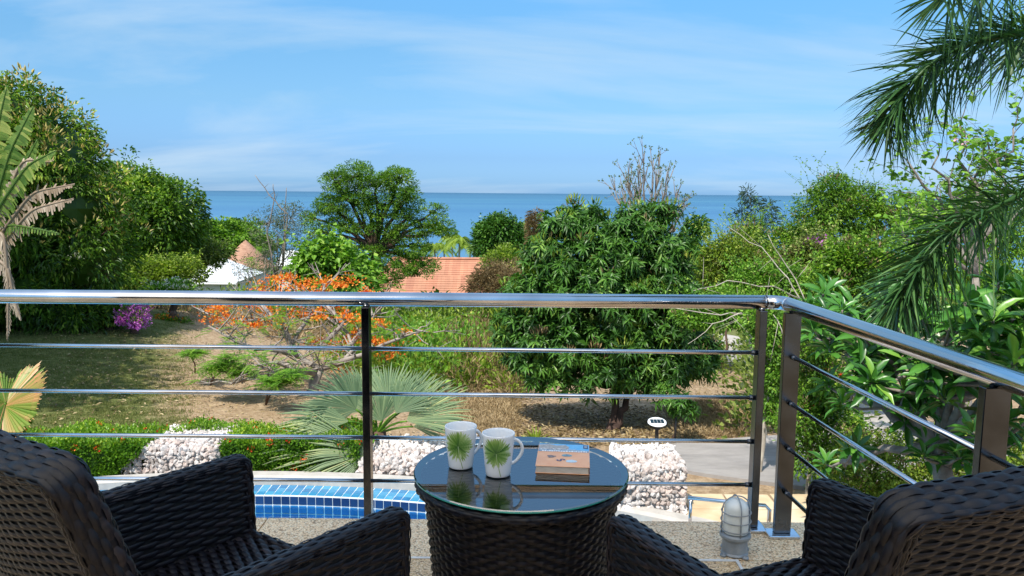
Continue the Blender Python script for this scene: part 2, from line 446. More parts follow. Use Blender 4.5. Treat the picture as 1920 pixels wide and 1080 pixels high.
def shell(blobs, nclump, per, csize, front=0.65, inner=0.0, flat=0.8):
    """clump centres on the blobs' surfaces, then points through each clump's volume. returns P, outward dir, clump tone, clump centres"""
    w = np.array([b[1][0] * b[1][2] + b[1][1] * b[1][2] for b in blobs]); w /= w.sum()
    cs, od = [], []
    tries = 0
    while len(cs) < nclump and tries < nclump * 12:
        tries += 1
        i = rng.choice(len(blobs), p=w)
        c, r = blobs[i]
        d = unit(rng.normal(size=3))
        if d[1] > 0.25 and rng.random() < front: continue
        if d[2] < -0.75 and rng.random() < 0.7: continue
        lump = 1 + 0.13 * math.sin(d[0] * 7 + i) * math.sin(d[2] * 8 + 2 * i) + (rng.uniform(0.08, 0.34) if rng.random() < 0.2 else 0)
        q = c + d * r * rng.uniform(0.72, 1.0) * lump
        ok = True
        for j, (c2, r2) in enumerate(blobs):
            if j != i and np.sum(((q - c2) / r2) ** 2) < 0.55: ok = False; break
        if ok: cs.append(q); od.append(unit(d / r))
    cs = np.array(cs); od = np.array(od)
    ct = rng.normal(0.45, 0.2, len(cs))
    idx = np.repeat(np.arange(len(cs)), per)
    m = len(idx)
    o = rand_unit(m) * (rng.uniform(0.35, 1.0, m) ** 0.6)[:, None]
    sc = csize * rng.uniform(0.6, 1.35, len(cs))
    P = cs[idx] + o * sc[idx][:, None] * np.array([1, 1, flat])
    return P, unit(o + od[idx] * 0.6 + np.array([0, 0, 0.15])), ct[idx], cs

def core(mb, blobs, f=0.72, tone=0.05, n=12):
    """a dark inner mass that stands in for inner shade and fills a dense crown"""
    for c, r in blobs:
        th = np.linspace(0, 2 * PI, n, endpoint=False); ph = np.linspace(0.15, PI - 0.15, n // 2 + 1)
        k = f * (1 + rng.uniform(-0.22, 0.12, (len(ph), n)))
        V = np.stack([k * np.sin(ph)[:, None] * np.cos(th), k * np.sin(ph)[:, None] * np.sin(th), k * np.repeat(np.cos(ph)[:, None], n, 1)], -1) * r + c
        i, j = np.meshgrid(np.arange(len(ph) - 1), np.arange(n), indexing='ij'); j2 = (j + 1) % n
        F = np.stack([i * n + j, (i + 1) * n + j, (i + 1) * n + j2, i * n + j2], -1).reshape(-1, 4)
        mb.add(V.reshape(-1, 3), [F, np.arange(n)[None], ((len(ph) - 1) * n + np.arange(n))[::-1][None]], tone)  # dark tone in place of the crown's inner shade

def limb(mb, a, b, r0, r1, sag=0.12, seg=6, n=6, wig=0.05):
    a = np.asarray(a, float); b = np.asarray(b, float); L = np.linalg.norm(b - a)
    t = np.linspace(0, 1, seg)[:, None]
    P = a + (b - a) * t
    P[:, 2] += (np.sin(t[:, 0] * PI)) * L * sag
    P[1:-1] += rng.normal(0, wig * L, (seg - 2, 3)) * 0.5
    mb.tube(P, r0 + (r1 - r0) * t[:, 0], n)
    return P

def grow(mb, p, d, L, r, lv, nch=3, spread=0.7, ratio=0.72, wig=0.18, up=0.0, n=5, tips=None, segs=4, rmin=0.004, joints=None):
    """recursive branching; returns tips [(pos, dir)]"""
    if tips is None: tips = []
    P = [np.asarray(p, float)]; d = unit(d)
    for k in range(segs):
        d = unit(d + rng.normal(0, wig, 3) + np.array([0, 0, up]))
        P.append(P[-1] + d * L / segs)
    r1 = max(r * 0.6, rmin)
    mb.tube(P, np.linspace(r, r1, len(P)), max(3, n), cap=False)
    if joints is not None: joints.extend([(q, d) for q in P[1:]])
    if lv == 0:
        tips.append((P[-1], d)); return tips
    for c in range(nch):
        k = len(P) - 1 if c == 0 else rng.integers(max(1, segs // 2), segs + 1)
        q = unit(np.cross(d, rng.normal(size=3)))
        dd = unit(d + q * spread * rng.uniform(0.6, 1.2))
        grow(mb, P[k], dd, L * ratio * rng.uniform(0.8, 1.15), r1 * (0.9 if c == 0 else 0.75), lv - 1, nch, spread, ratio, wig, up, n - 1, tips, segs, rmin, joints)
    return tips

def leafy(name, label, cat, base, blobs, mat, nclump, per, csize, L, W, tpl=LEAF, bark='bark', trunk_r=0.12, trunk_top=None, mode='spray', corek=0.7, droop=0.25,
          group=None, accents=None, flat=0.8, nl=7, forks=1, ntwig=0, front=0.65, tips_up=0.0, core_tone=0.22, shoots=0, shoot_len=0.5):
    """a tree or shrub: trunk with limbs + crown"""
    t = thing(name, label, cat, base, 0, group)
    base = np.asarray(base, float)
    tb = MB()
    allc = np.mean([b[0] for b in blobs], 0)
    low = min(b[0][2] - b[1][2] for b in blobs)
    if trunk_top is None: trunk_top = np.array([base[0] * 0.6 + allc[0] * 0.4, base[1] * 0.6 + allc[1] * 0.4, max(base[2] + 0.25, low + 0.15 * (allc[2] - low))])
    for k in range(forks):
        off = np.array([rng.uniform(-1, 1), rng.uniform(-0.6, 0.6), 0]) * (0.5 * (forks > 1)) * trunk_r * 3
        tt = trunk_top + off * 2.2
        limb(tb, base + off * 0.4 - np.array([0, 0, 0.1]), tt, trunk_r * 1.15 / (forks ** 0.4), trunk_r * 0.7 / (forks ** 0.4), 0.0, 7, 8, 0.04)
        for c, r in blobs[k::forks]:
            limb(tb, tt, c, trunk_r * 0.5, trunk_r * 0.18, 0.06, 6, 5)
    P, D, T, cs = shell(blobs, nclump, per, csize, front, flat=flat)
    for q in cs[:ntwig]:
        c = blobs[int(np.argmin([np.linalg.norm((q - b[0]) / b[1]) for b in blobs]))][0]
        limb(tb, c, q, trunk_r * 0.14, trunk_r * 0.05, 0.04, 4, 3)
    cb = MB()
    if shoots:
        hi = [k_ for k_ in range(len(cs)) if cs[k_][2] > np.percentile(cs[:, 2], 45)]
        for k_ in rng.choice(hi, min(shoots, len(hi)), replace=False):
            dd = unit(rand_unit(1)[0] * (1, 0.7, 0.5) + np.array([0, -0.1, 0.9])); ln = shoot_len * rng.uniform(0.4, 1.2); q = cs[k_] + dd * np.linspace(0, ln, 6)[:, None]; q[:, :2] += np.cumsum(rng.normal(0, ln * 0.05, (6, 2)), 0)
            cb.tube(q, np.linspace(max(0.004, L * 0.04), 0.002, 6), 4, 0.3, cap=False); m_ = int(rng.integers(7, 16)); pp = np.stack([np.interp(np.linspace(0.8, 5, m_), np.arange(6), q[:, c_]) for c_ in range(3)], -1)
            leaves(cb, tpl, pp, rand_unit(m_) + dd * 0.7, rand_unit(m_) * 0.5 + np.array([0, -0.2, 0.7]), L * rng.uniform(0.6, 1.0, m_), W * rng.uniform(0.7, 1.1, m_), np.clip(rng.normal(0.62, 0.2, m_), 0, 1), droop)
    tb.build('trunk', M[bark], t, smooth=True, world=True)
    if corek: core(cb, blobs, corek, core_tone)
    if mode == 'spray':
        leaves(cb, tpl, P, D + rand_unit(len(P)) * 0.7 + np.array([0, 0, tips_up]), D * 0.6 + rand_unit(len(P)) * 0.5 + np.array([0, 0, 0.7]), L * rng.uniform(0.7, 1.25, len(P)), W * rng.uniform(0.7, 1.25, len(P)),
               np.clip(T + rng.normal(0, 0.16, len(P)), 0, 1), droop)
    else:
        whorls(cb, tpl, P, D + np.array([0, 0, 0.35]), nl, L, W, T, droop=droop)
    cb.build('crown', M[mat], t, world=True, kind='stuff')
    if accents:
        for an, am, frac, al, aw, sel in accents:
            ab = MB()
            k = np.where(rng.random(len(cs)) < frac)[0]
            k = [i for i in k if sel(cs[i])]
            if len(k) == 0: continue
            idx = np.repeat(k, 14)
            o = rand_unit(len(idx)) * csize * 0.9
            o[:, 2] = np.abs(o[:, 2]) * 0.9 + csize * 0.2
            leaves(ab, LEAF, cs[idx] + o, o + np.array([0, 0, 0.1]), rand_unit(len(idx)), al, aw, rng.uniform(0, 1, len(idx)), 0)
            ab.build(an, M[am], t, world=True, kind='stuff')
    return t

def struct(o, label=None):
    o['kind'] = 'structure'
    if label: o['label'] = label
    return o

# ================================================================== SETTING: ground, sea
def ground():
    ys = np.concatenate([np.linspace(-30, 6, 10), np.linspace(7, 30, 120), np.geomspace(30.4, 700, 110)])
    s = np.concatenate([np.linspace(-1, -0.34, 14)[:-1], np.linspace(-0.34, 0.34, 150), np.linspace(0.34, 1, 14)[1:]])
    X = s[None] * (40 + np.maximum(ys, 0)[:, None] * 1.6); Y = np.repeat(ys[:, None], len(s), 1)
    Z = terrain(X, Y)
    near = (Y > 11) & (Y < 60)
    Z = Z + near * rng.normal(0, 0.012, Z.shape)
    mb = MB(); mb.grid(np.stack([X, Y, Z], -1).transpose(1, 0, 2))
    m, nt, b = mat_base('garden_soil_and_grass')
    tc = N(nt, 'ShaderNodeTexCoord')
    n1 = N(nt, 'ShaderNodeTexNoise', i_Scale=0.35, i_Detail=8, i_Roughness=0.65)
    n2 = N(nt, 'ShaderNodeTexNoise', i_Scale=9.0, i_Detail=8, i_Roughness=0.75)
    n3 = N(nt, 'ShaderNodeTexNoise', i_Scale=45.0, i_Detail=4, i_Roughness=0.8)
    for n in (n1, n2, n3): nt.links.new(tc.outputs['Object'], n.inputs['Vector'])
    soil = ramp(nt, [(0.28, (0.17, 0.11, 0.06)), (0.5, (0.34, 0.24, 0.145)), (0.7, (0.50, 0.385, 0.26))], n2.outputs[0])
    grass = ramp(nt, [(0.28, (0.055, 0.068, 0.018)), (0.5, (0.13, 0.145, 0.042)), (0.72, (0.27, 0.245, 0.10))], n2.outputs[0])
    at = N(nt, 'ShaderNodeAttribute', attribute_name='tone')
    ad = N(nt, 'ShaderNodeMath', operation='ADD'); sb = N(nt, 'ShaderNodeMath', operation='MULTIPLY_ADD'); sb.inputs[1].default_value = 1.1; sb.inputs[2].default_value = -0.55
    nt.links.new(n1.outputs[0], sb.inputs[0]); nt.links.new(sb.outputs[0], ad.inputs[1]); nt.links.new(at.outputs['Fac'], ad.inputs[0])
    mk = ramp(nt, [(0.38, (0, 0, 0)), (0.62, (1, 1, 1))], ad.outputs[0])
    mx = N(nt, 'ShaderNodeMix', data_type='RGBA'); nt.links.new(mk.outputs[0], mx.inputs[0]); nt.links.new(soil.outputs[0], mx.inputs[6]); nt.links.new(grass.outputs[0], mx.inputs[7])
    fl = ramp(nt, [(0.35, (0.7, 0.7, 0.7)), (0.65, (1.2, 1.2, 1.2))], n3.outputs[0])
    m2 = N(nt, 'ShaderNodeMix', data_type='RGBA', blend_type='MULTIPLY'); m2.inputs[0].default_value = 1
    nt.links.new(mx.outputs[2], m2.inputs[6]); nt.links.new(fl.outputs[0], m2.inputs[7])
    nt.links.new(m2.outputs[2], b.inputs['Base Color']); b.inputs['Roughness'].default_value = 0.9; b.inputs['Specular IOR Level'].default_value = 0.15
    bp = N(nt, 'ShaderNodeBump', i_Strength=0.7, i_Distance=0.05); nt.links.new(n2.outputs[0], bp.inputs['Height']); nt.links.new(bp.outputs[0], b.inputs['Normal'])
    # lawn mask: grass on the left mound and the far slope, bare dry soil in the hollow right of it
    XX = X.T; YY = Y.T
    lawn = 1 / (1 + np.exp((XX + 6.3 + 0.42 * (YY - 14)) * 1.1))
    lawn = np.maximum(lawn, np.clip((YY - 34) / 8, 0, 0.9))
    mb.T = [lawn.reshape(-1)]
    o = mb.build('ground', m, smooth=True)
    return struct(o, 'sloping garden ground of patchy lawn and dry soil')
ground()

def sea():
    R_ = 90000
    rr = np.concatenate([[60], np.geomspace(120, R_, 26)]); th = np.radians(np.linspace(-75, 75, 61))
    P = np.stack([rr[:, None] * np.sin(th), rr[:, None] * np.cos(th), np.full((len(rr), len(th)), -22.0)], -1)
    m, nt, b = mat_base('sea_water')
    tc = N(nt, 'ShaderNodeTexCoord')
    def ns(sx, sy, sc, det):
        mp = N(nt, 'ShaderNodeMapping'); mp.inputs['Scale'].default_value = (sx, sy, 1); nt.links.new(tc.outputs['Object'], mp.inputs[0])
        n = N(nt, 'ShaderNodeTexNoise', i_Scale=sc, i_Detail=det); nt.links.new(mp.outputs[0], n.inputs['Vector']); return n
    band = ns(0.0003, 0.0016, 1.0, 7)
    sp = N(nt, 'ShaderNodeSeparateXYZ'); nt.links.new(tc.outputs['Object'], sp.inputs[0])
    # shallow turquoise near the beach to deeper blue offshore (depth of the water, fixed in place)
    mr = N(nt, 'ShaderNodeMapRange'); mr.inputs['From Min'].default_value = 250; mr.inputs['From Max'].default_value = 4200
    lg = N(nt, 'ShaderNodeMath', operation='LOGARITHM'); lg.inputs[1].default_value = 10; nt.links.new(sp.outputs['Y'], lg.inputs[0])
    mr.inputs['From Min'].default_value = 2.4; mr.inputs['From Max'].default_value = 4.2; nt.links.new(lg.outputs[0], mr.inputs['Value'])
    depth = ramp(nt, [(0.0, (0.075, 0.19, 0.29)), (0.3, (0.052, 0.155, 0.27)), (0.55, (0.042, 0.14, 0.235)), (1.0, (0.030, 0.10, 0.175))], mr.outputs[0])
    bm = ramp(nt, [(0.35, (0.78, 0.84, 0.92)), (0.52, (1, 1, 1)), (0.68, (1.25, 1.15, 1.05))], band.outputs[0])
    mx = N(nt, 'ShaderNodeMix', data_type='RGBA', blend_type='MULTIPLY'); mx.inputs[0].default_value = 1
    nt.links.new(depth.outputs[0], mx.inputs[6]); nt.links.new(bm.outputs[0], mx.inputs[7]); nt.links.new(mx.outputs[2], b.inputs['Base Color'])
    b.inputs['Roughness'].default_value = 0.5; b.inputs['Specular IOR Level'].default_value = 0.22
    rip = ns(0.02, 0.06, 1.0, 6)
    bp = N(nt, 'ShaderNodeBump', i_Strength=0.6, i_Distance=2.0); nt.links.new(rip.outputs[0], bp.inputs['Height']); nt.links.new(bp.outputs[0], b.inputs['Normal'])
    mb = MB(); mb.grid(P.transpose(1, 0, 2)); return struct(mb.build('sea', m), 'calm blue sea reaching the horizon')
sea()

# ------------------------------------------------------------------ terrace
ED0, ED1 = np.array([-4.2, 3.06]), np.array([1.14, 3.02])
def terrace():
    root = thing('terrace_floor', 'raised terrace floor of grey and tan pebble wash', None, (0, 0, 0)); root['kind'] = 'structure'
    def slab(name, x0, y0, x1, y1, mat, z=0.0):
        mb = MB(); mb.box((x0, y0, -0.12), (x1, y1, z)); return mb.build(name, mat, root)
    mb = MB(); mb.box((-4.2, -2.6, -0.30), (1.16, 2.97, -0.121)); mb.build('concrete_base', M['render_wall'], root)
    # border of grey pebble wash, inner tan field, thin white joints
    slab('border_slab', -4.2, 2.653, -0.95, 2.980, M['agg_grey']); slab('border_slab', -0.944, 2.653, 1.16, 2.980, M['agg_grey'])
    slab('border_slab', 0.80, -2.6, 1.16, 2.645, M['agg_grey'])
    slab('field_slab', -4.2, 0.9, -1.506, 2.64, M['agg_tan']); slab('field_slab', -1.5, 0.9, 0.788, 2.64, M['agg_tan'])
    slab('field_slab', -4.2, -4.0, 0.788, 0.894, M['agg_tan'])
    for a, b_ in (((-4.2, 2.641), (0.80, 2.652)), ((0.789, -2.6), (0.799, 2.64))):
        mb = MB(); mb.box((a[0], a[1], -0.1), (b_[0], b_[1], 0.003)); mb.build('joint_strip', M['strip'], root)
    # wall of the house below the terrace and behind the viewer, added unseen awning overhead for soft shade and fill
    mb = MB(); mb.box((-4.2, 2.55, -3.2), (1.10, 2.85, -0.301)); mb.box((0.85, -2.6, -3.2), (1.10, 2.549, -0.301)); struct(mb.build('terrace_wall', M['render_wall']), 'cream wall carrying the terrace')
    mb = MB(); mb.box((-4.2, -4.2, -0.3), (1.3, -4.0, 2.9)); struct(mb.build('house_wall', noise_mat('dark_glazed_wall', [(0.3, (0.035, 0.032, 0.03)), (0.7, (0.06, 0.052, 0.045))], 1.5, 0.3)), 'dark house wall behind the terrace')
    cv, nt, b = mat_base('added_awning_canvas'); tc = N(nt, 'ShaderNodeTexCoord'); n = N(nt, 'ShaderNodeTexNoise', i_Scale=1.5); nt.links.new(tc.outputs['Object'], n.inputs['Vector'])
    r = ramp(nt, [(0.3, (0.86, 0.81, 0.73)), (0.7, (0.92, 0.87, 0.80))], n.outputs[0]); nt.links.new(r.outputs[0], b.inputs['Base Color']); b.inputs['Roughness'].default_value = 0.9
    tr = N(nt, 'ShaderNodeBsdfTranslucent'); nt.links.new(r.outputs[0], tr.inputs['Color']); ms = N(nt, 'ShaderNodeMixShader'); ms.inputs[0].default_value = 0.85
    nt.links.new(b.outputs[0], ms.inputs[1]); nt.links.new(tr.outputs[0], ms.inputs[2]); nt.links.new(ms.outputs[0], nt.nodes['Material Output'].inputs[0])
    aw = thing('added_fill_awning', 'added cream canvas awning, out of view, softening the light over the terrace', None, (0, 0, 2.9)); aw['kind'] = 'structure'
    mb = MB(); xs = np.linspace(-4.6, 1.7, 30); ys = np.linspace(-4.2, 1.66, 12)
    mb.grid(np.stack([np.repeat(xs[:, None], 12, 1), np.repeat(ys[None], 30, 0), 0.05 - 0.012 * np.sin((xs[:, None] + 0 * ys[None]) * 5.2) ** 2 - 0.10 * (1 - ((ys[None] + 1.2) / 3.0) ** 2) + 0 * xs[:, None]], -1)); mb.build('canvas', cv, aw, True)
    for x in (-4.55, -1.4, 1.65):
        mb = MB(); mb.tube([(x, -4.2, 0.09), (x, 1.66, 0.09)], 0.02, 8); mb.build('added_awning_arm', M['chrome'], aw, True)
terrace()

# ------------------------------------------------------------------ pool
PZ = -2.3
PC = np.array([-2.9, -0.28]); PR = 9.80; LW = 0.365
def ring_pt(a, r, z):      # a: angle from +y, clockwise
    return np.stack([PC[0] + r * np.sin(a), PC[1] + r * np.cos(a), np.zeros_like(np.asarray(a, float) + r) + z], -1)
def pool():
    root = thing('swimming_pool', 'curved blue tiled swimming pool below the terrace', None, (PC[0], PC[1], PZ)); root['kind'] = 'structure'
    A0, A1 = -0.62, 0.62
    am = np.linspace(A0, A1, 90)
    def strip(mb, prof, tone=None):      # sweep (r,z) profile along the arc
        P = np.stack([ring_pt(am, r, z) for r, z in prof], 0)
        mb.grid(P, tone)
    grout = noise_mat('white_grout', [(0.3, (0.62, 0.68, 0.72)), (0.7, (0.78, 0.82, 0.84))], 15, 0.7)
    m, nt, b = mat_base('glazed_tile'); at = N(nt, 'ShaderNodeAttribute', attribute_name='tone')
    oi = N(nt, 'ShaderNodeObjectInfo')
    r = ramp(nt, [(0.0, (0.02, 0.14, 0.30)), (0.5, (0.035, 0.21, 0.38)), (1.0, (0.06, 0.28, 0.44))], oi.outputs['Random'])
    nt.links.new(r.outputs[0], b.inputs['Base Color']); b.inputs['Roughness'].default_value = 0.12
    tile_light = m
    m, nt, b = mat_base('dark_glazed_tile'); oi = N(nt, 'ShaderNodeObjectInfo')
    r = ramp(nt, [(0.0, (0.005, 0.022, 0.09)), (1.0, (0.010, 0.045, 0.15))], oi.outputs['Random']); nt.links.new(r.outputs[0], b.inputs['Base Color']); b.inputs['Roughness'].default_value = 0.12
    tile_dark = m
    cop = noise_mat('pale_stone_coping', [(0.3, (0.34, 0.32, 0.29)), (0.7, (0.46, 0.43, 0.39))], 6, 0.7)
    mb = MB(); strip(mb, [(PR - 0.03, PZ - 0.06), (PR - 0.03, PZ + 0.035), (PR + 0.02, PZ + 0.06), (PR + 0.15, PZ + 0.065), (PR + 0.19, PZ + 0.03), (PR + 0.22, PZ - 0.3)])
    mb.build('coping', cop, root, world=True, smooth=False)
    mb = MB()
    strip(mb, [(PR - 0.031, PZ - 0.05), (PR - LW, PZ - 0.053), (PR - LW, PZ - 1.35), (PR - 3.5, PZ - 1.5)])
    mb.build('grout_bed', grout, root, world=True)
    # tiles: 4 rows on the ledge, one dark row on the face above the water
    pitch = 0.108; g = 0.012; t = 0.006
    da = pitch / PR
    mbt = MB(); h = (pitch - g) / 2; mbt.box((-h, -h, 0), (h, h, t)); mt = mbt.mesh('tile', tile_light)
    mbd = MB(); mbd.box((-h, -t, -h), (h, 0, h)); md = mbd.mesh('waterline_tile', tile_dark)
    mbu = MB()
    for k in range(-36, 49):
        a = k * da
        for q in range(3):
            r_ = PR - 0.031 - pitch * (q + 0.5) + 0.003
            if -28 <= k <= 47:
                p = ring_pt(a, r_, PZ - 0.0525)
                if (k >= -20 or k % 1 == 0) and k > -28 and k < 47:
                    o = bpy.data.objects.new('tile', mt); C.objects.link(o); o.parent = root
                    o.location = (p[0] - PC[0], p[1] - PC[1], p[2] - PZ); o.rotation_euler = (0, 0, -a)
        p = ring_pt(a, PR - LW, PZ - 0.053 - pitch * 0.5 - 0.004)
        o = bpy.data.objects.new('waterline_tile', md); C.objects.link(o); o.parent = root
        o.location = (p[0] - PC[0], p[1] - PC[1], p[2] - PZ); o.rotation_euler = (0, 0, -a)
        for q in range(1, 11):
            cz = PZ - 0.057 - pitch * (q + 0.5)
            P4 = [ring_pt(a + s_ * h / PR, PR - LW - 0.006, cz + w_ * h) for s_, w_ in ((-1, -1), (1, -1), (1, 1), (-1, 1))]
            mbu.add(np.array(P4), np.array([(0, 1, 2, 3)]))
    m, nt, b = mat_base('underwater_tile'); b.inputs['Base Color'].default_value = (0.02, 0.22, 0.55, 1); b.inputs['Roughness'].default_value = 0.3
    tc = N(nt, 'ShaderNodeTexCoord'); n = N(nt, 'ShaderNodeTexNoise', i_Scale=3.0); nt.links.new(tc.outputs['Object'], n.inputs['Vector'])
    r = ramp(nt, [(0.3, (0.008, 0.11, 0.30)), (0.7, (0.02, 0.18, 0.42))], n.outputs[0]); nt.links.new(r.outputs[0], b.inputs['Base Color'])
    mbu.build('underwater_tile', m, root, world=True, kind='stuff')
    # water
    m, nt, b = mat_base('pool_water')
    out = nt.nodes['Material Output']
    tr = N(nt, 'ShaderNodeBsdfTransparent'); tr.inputs[0].default_value = (0.38, 0.68, 0.88, 1)
    gl = N(nt, 'ShaderNodeBsdfGlossy'); gl.inputs['Roughness'].default_value = 0.03
    fr = N(nt, 'ShaderNodeFresnel', i_IOR=1.33); tc = N(nt, 'ShaderNodeTexCoord')
    n = N(nt, 'ShaderNodeTexNoise', i_Scale=5.0, i_Detail=3); nt.links.new(tc.outputs['Object'], n.inputs['Vector'])
    bp = N(nt, 'ShaderNodeBump', i_Strength=0.25, i_Distance=0.02); nt.links.new(n.outputs[0], bp.inputs['Height'])
    nt.links.new(bp.outputs[0], gl.inputs['Normal']); nt.links.new(bp.outputs[0], fr.inputs['Normal'])
    ms = N(nt, 'ShaderNodeMixShader'); nt.links.new(fr.outputs[0], ms.inputs[0]); nt.links.new(tr.outputs[0], ms.inputs[1]); nt.links.new(gl.outputs[0], ms.inputs[2])
    nt.links.new(ms.outputs[0], out.inputs[0])
    mb = MB(); P = np.stack([ring_pt(am, r_, PZ - 0.185) for r_ in np.linspace(PR - LW - 0.01, PR - 5.5, 6)], 0); mb.grid(P)
    mb.build('water', m, root, world=True)
pool()

# pool deck (shell under everything at pool level, right of the pool) and sandstone slabs
sand = noise_mat('yellow_sandstone', [(0.25, (0.40, 0.28, 0.16)), (0.5, (0.56, 0.43, 0.27)), (0.75, (0.64, 0.55, 0.42))], 2.2, 0.75, bump=0.3)
grey_stone = noise_mat('weathered_grey_stone', [(0.3, (0.26, 0.22, 0.19)), (0.7, (0.42, 0.37, 0.32))], 5, 0.8, bump=0.4)
def paving():
    root = thing('stone_path', 'sandstone path slabs at the foot of the terrace', None, (2.5, 8.9, PZ - 0.08)); root['kind'] = 'structure'
    xs = [1.55, 1.98, 2.50, 3.05, 3.7, 4.4]; ys = [7.5, 8.2, 8.75, 9.22]
    for i in range(5):
        for j in range(3):
            mb = MB(); dz = rng.uniform(-0.006, 0.006); sh = 0.06 * (j - 1)
            mb.box((xs[i] + 0.012 + sh, ys[j] + 0.012, PZ - 0.09), (xs[i + 1] - 0.012 + sh, ys[j + 1] - 0.012, PZ + dz))
            bevel(mb.build('slab', sand if (i > 0 and rng.random() < 0.8) else grey_stone, root, world=True), 0.008)
paving()

# driveway and the road climbing behind
def ribbon(name, pts, widths, mat, lift, label):
    pts = np.array(pts, float); k = 40
    t = np.linspace(0, len(pts) - 1, k); P = np.stack([np.interp(t, np.arange(len(pts)), pts[:, i]) for i in (0, 1)], -1)
    for _ in range(4): P[1:-1] = (P[:-2] + 2 * P[1:-1] + P[2:]) / 4
    W = np.interp(t, np.arange(len(pts)), widths)
    T = unit(np.gradient(P, axis=0)); Nn = np.stack([-T[:, 1], T[:, 0]], -1)
    s = np.linspace(-0.5, 0.5, 9)
    Q = P[:, None] + Nn[:, None] * W[:, None, None] * s[None, :, None]
    cz = terrain(P[:, 0], P[:, 1])
    Z = np.maximum(terrain(Q[..., 0], Q[..., 1]), cz[:, None] - 0.02) + lift
    V = np.concatenate([Q, Z[..., None]], -1)
    lo = V[:, [0, -1]].copy(); lo[..., 2] -= 0.3
    V = np.concatenate([lo[:, :1], V, lo[:, 1:]], 1)
    mb = MB(); mb.grid(V); return struct(mb.build(name, mat), label)
road_m = noise_mat('worn_grey_concrete', [(0.25, (0.16, 0.15, 0.14)), (0.5, (0.27, 0.25, 0.235)), (0.75, (0.36, 0.335, 0.31))], 0.9, 0.85, bump=0.35, bscale=30, detail=10, nrough=0.7, stretch=(1, 2.2, 1))
ribbon('driveway', [(14, 9.6), (9, 10.3), (6.5, 10.7), (4.6, 11.0), (3.0, 11.2), (2.2, 11.5), (1.7, 11.7)], [3.2, 3.2, 3.4, 3.0, 2.0, 1.2, 0.8], road_m, 0.05, 'worn grey concrete driveway curving past the white stones')
ribbon('road', [(6.2, 11.5), (6.6, 15), (7.6, 20), (8.6, 28), (8.0, 36), (5, 44)], [2.4, 2.2, 2.4, 2.8, 3, 3], noise_mat('pale_dusty_concrete', [(0.3, (0.27, 0.24, 0.21)), (0.7, (0.46, 0.42, 0.37))], 1.2, 0.9, bump=0.3), 0.04, 'pale dusty road descending between the shrubs')

# ================================================================== RAILING
RZ = 0.872
def railing():
    root = thing('balcony_railing', 'stainless steel balcony railing with round handrail turning the corner', 'railing', (0.98, 2.94, 0))
    def bld(mb, name, mat, smooth=False):
        return mb.build(name, mat, root, smooth, world=True)
    cx, cyy = 0.985, 2.955
    L0 = np.array([-4.1, 2.915, RZ]); CR = np.array([cx, cyy, RZ])
    mb = MB(); mb.tube([L0, np.array([cx - 0.035, cyy, RZ])], 0.0262, 20); bld(mb, 'handrail', M['chrome'], True)
    mb = MB(); th = np.linspace(0, 1, 9)[:, None]
    a, b_, c = np.array([cx - 0.04, cyy, RZ]), np.array([cx + 0.028, cyy + 0.002, RZ]), np.array([cx + 0.034, cyy - 0.065, RZ])
    mb.tube((1 - th) ** 2 * a + 2 * th * (1 - th) * b_ + th ** 2 * c, 0.0262, 20); bld(mb, 'elbow', M['chrome'], True)
    E1 = np.array([1.135, 1.1, RZ]); E0 = c
    mb = MB(); mb.tube([E0, E1, E1 + (E1 - E0) * 1.2], 0.0262, 20); bld(mb, 'handrail', M['chrome'], True)
    mb = MB(); mb.tube([a + (0.003, 0, 0), a + (0.009, 0, 0)], 0.0268, 20); bld(mb, 'weld_ring', M['steel'], True)
    # posts: flat rectangular tubes
    sd = unit(E1 - E0)
    posts = [(-2.10, 2.915, 0), (-0.542, 2.925, 0), (0.93, 2.925, 0), (1.022, 2.862, 1), (E0[0] + sd[0] * 1.14 - 0.002, E0[1] + sd[1] * 1.14, 1)]
    for x, y, side in posts:
        mb = MB()
        hw, hd = (0.014, 0.027) if not side else (0.030, 0.0135)
        mb.box((x - hw, y - hd, 0.014), (x + hw, y + hd, RZ - 0.026)); o = bevel(bld(mb, 'post', M['steel']), 0.002)
        mb = MB(); mb.box((x - hw - 0.028, y - hd - 0.026, 0.001), (x + hw + 0.028, y + hd + 0.020, 0.013)); bevel(bld(mb, 'base_plate', M['chrome']), 0.003)
        mb = MB(); mb.tube([(x, y, RZ - 0.027), (x, y, RZ - 0.018)], 0.012, 10); bld(mb, 'rail_bracket', M['steel'], True)
    for z in (0.685, 0.512, 0.342, 0.172):
        mb = MB(); mb.tube([(-4.1, 2.905, z + 0.012), (-2.114, 2.915, z + 0.006)], 0.0075, 10); bld(mb, 'bar', M['chrome'], True)
        mb = MB(); mb.tube([(-2.086, 2.915, z + 0.006), (-0.556, 2.925, z + 0.003)], 0.0075, 10); bld(mb, 'bar', M['chrome'], True)
        mb = MB(); mb.tube([(-0.528, 2.925, z + 0.003), (0.916, 2.925, z)], 0.0075, 10); bld(mb, 'bar', M['chrome'], True)
        mb = MB(); mb.tube([(0.898, 2.925, z), (0.916, 2.925, z)], 0.0095, 10); bld(mb, 'bar_socket', M['steel'], True)
        p0 = np.array([1.025, 2.855, z]); p1 = np.array([posts[4][0], posts[4][1] + 0.0135, z])
        mb = MB(); mb.tube([p0, p1], 0.0075, 10); bld(mb, 'bar', M['chrome'], True)
        mb = MB(); mb.tube([p0, p0 + unit(p1 - p0) * 0.03], 0.0098, 10); bld(mb, 'bar_socket', M['steel'], True)
        mb = MB(); mb.tube([p1 - (0, 0.027, 0), p1 + (p1 - p0) * 1.3], 0.0075, 10); bld(mb, 'bar', M['chrome'], True)
railing()

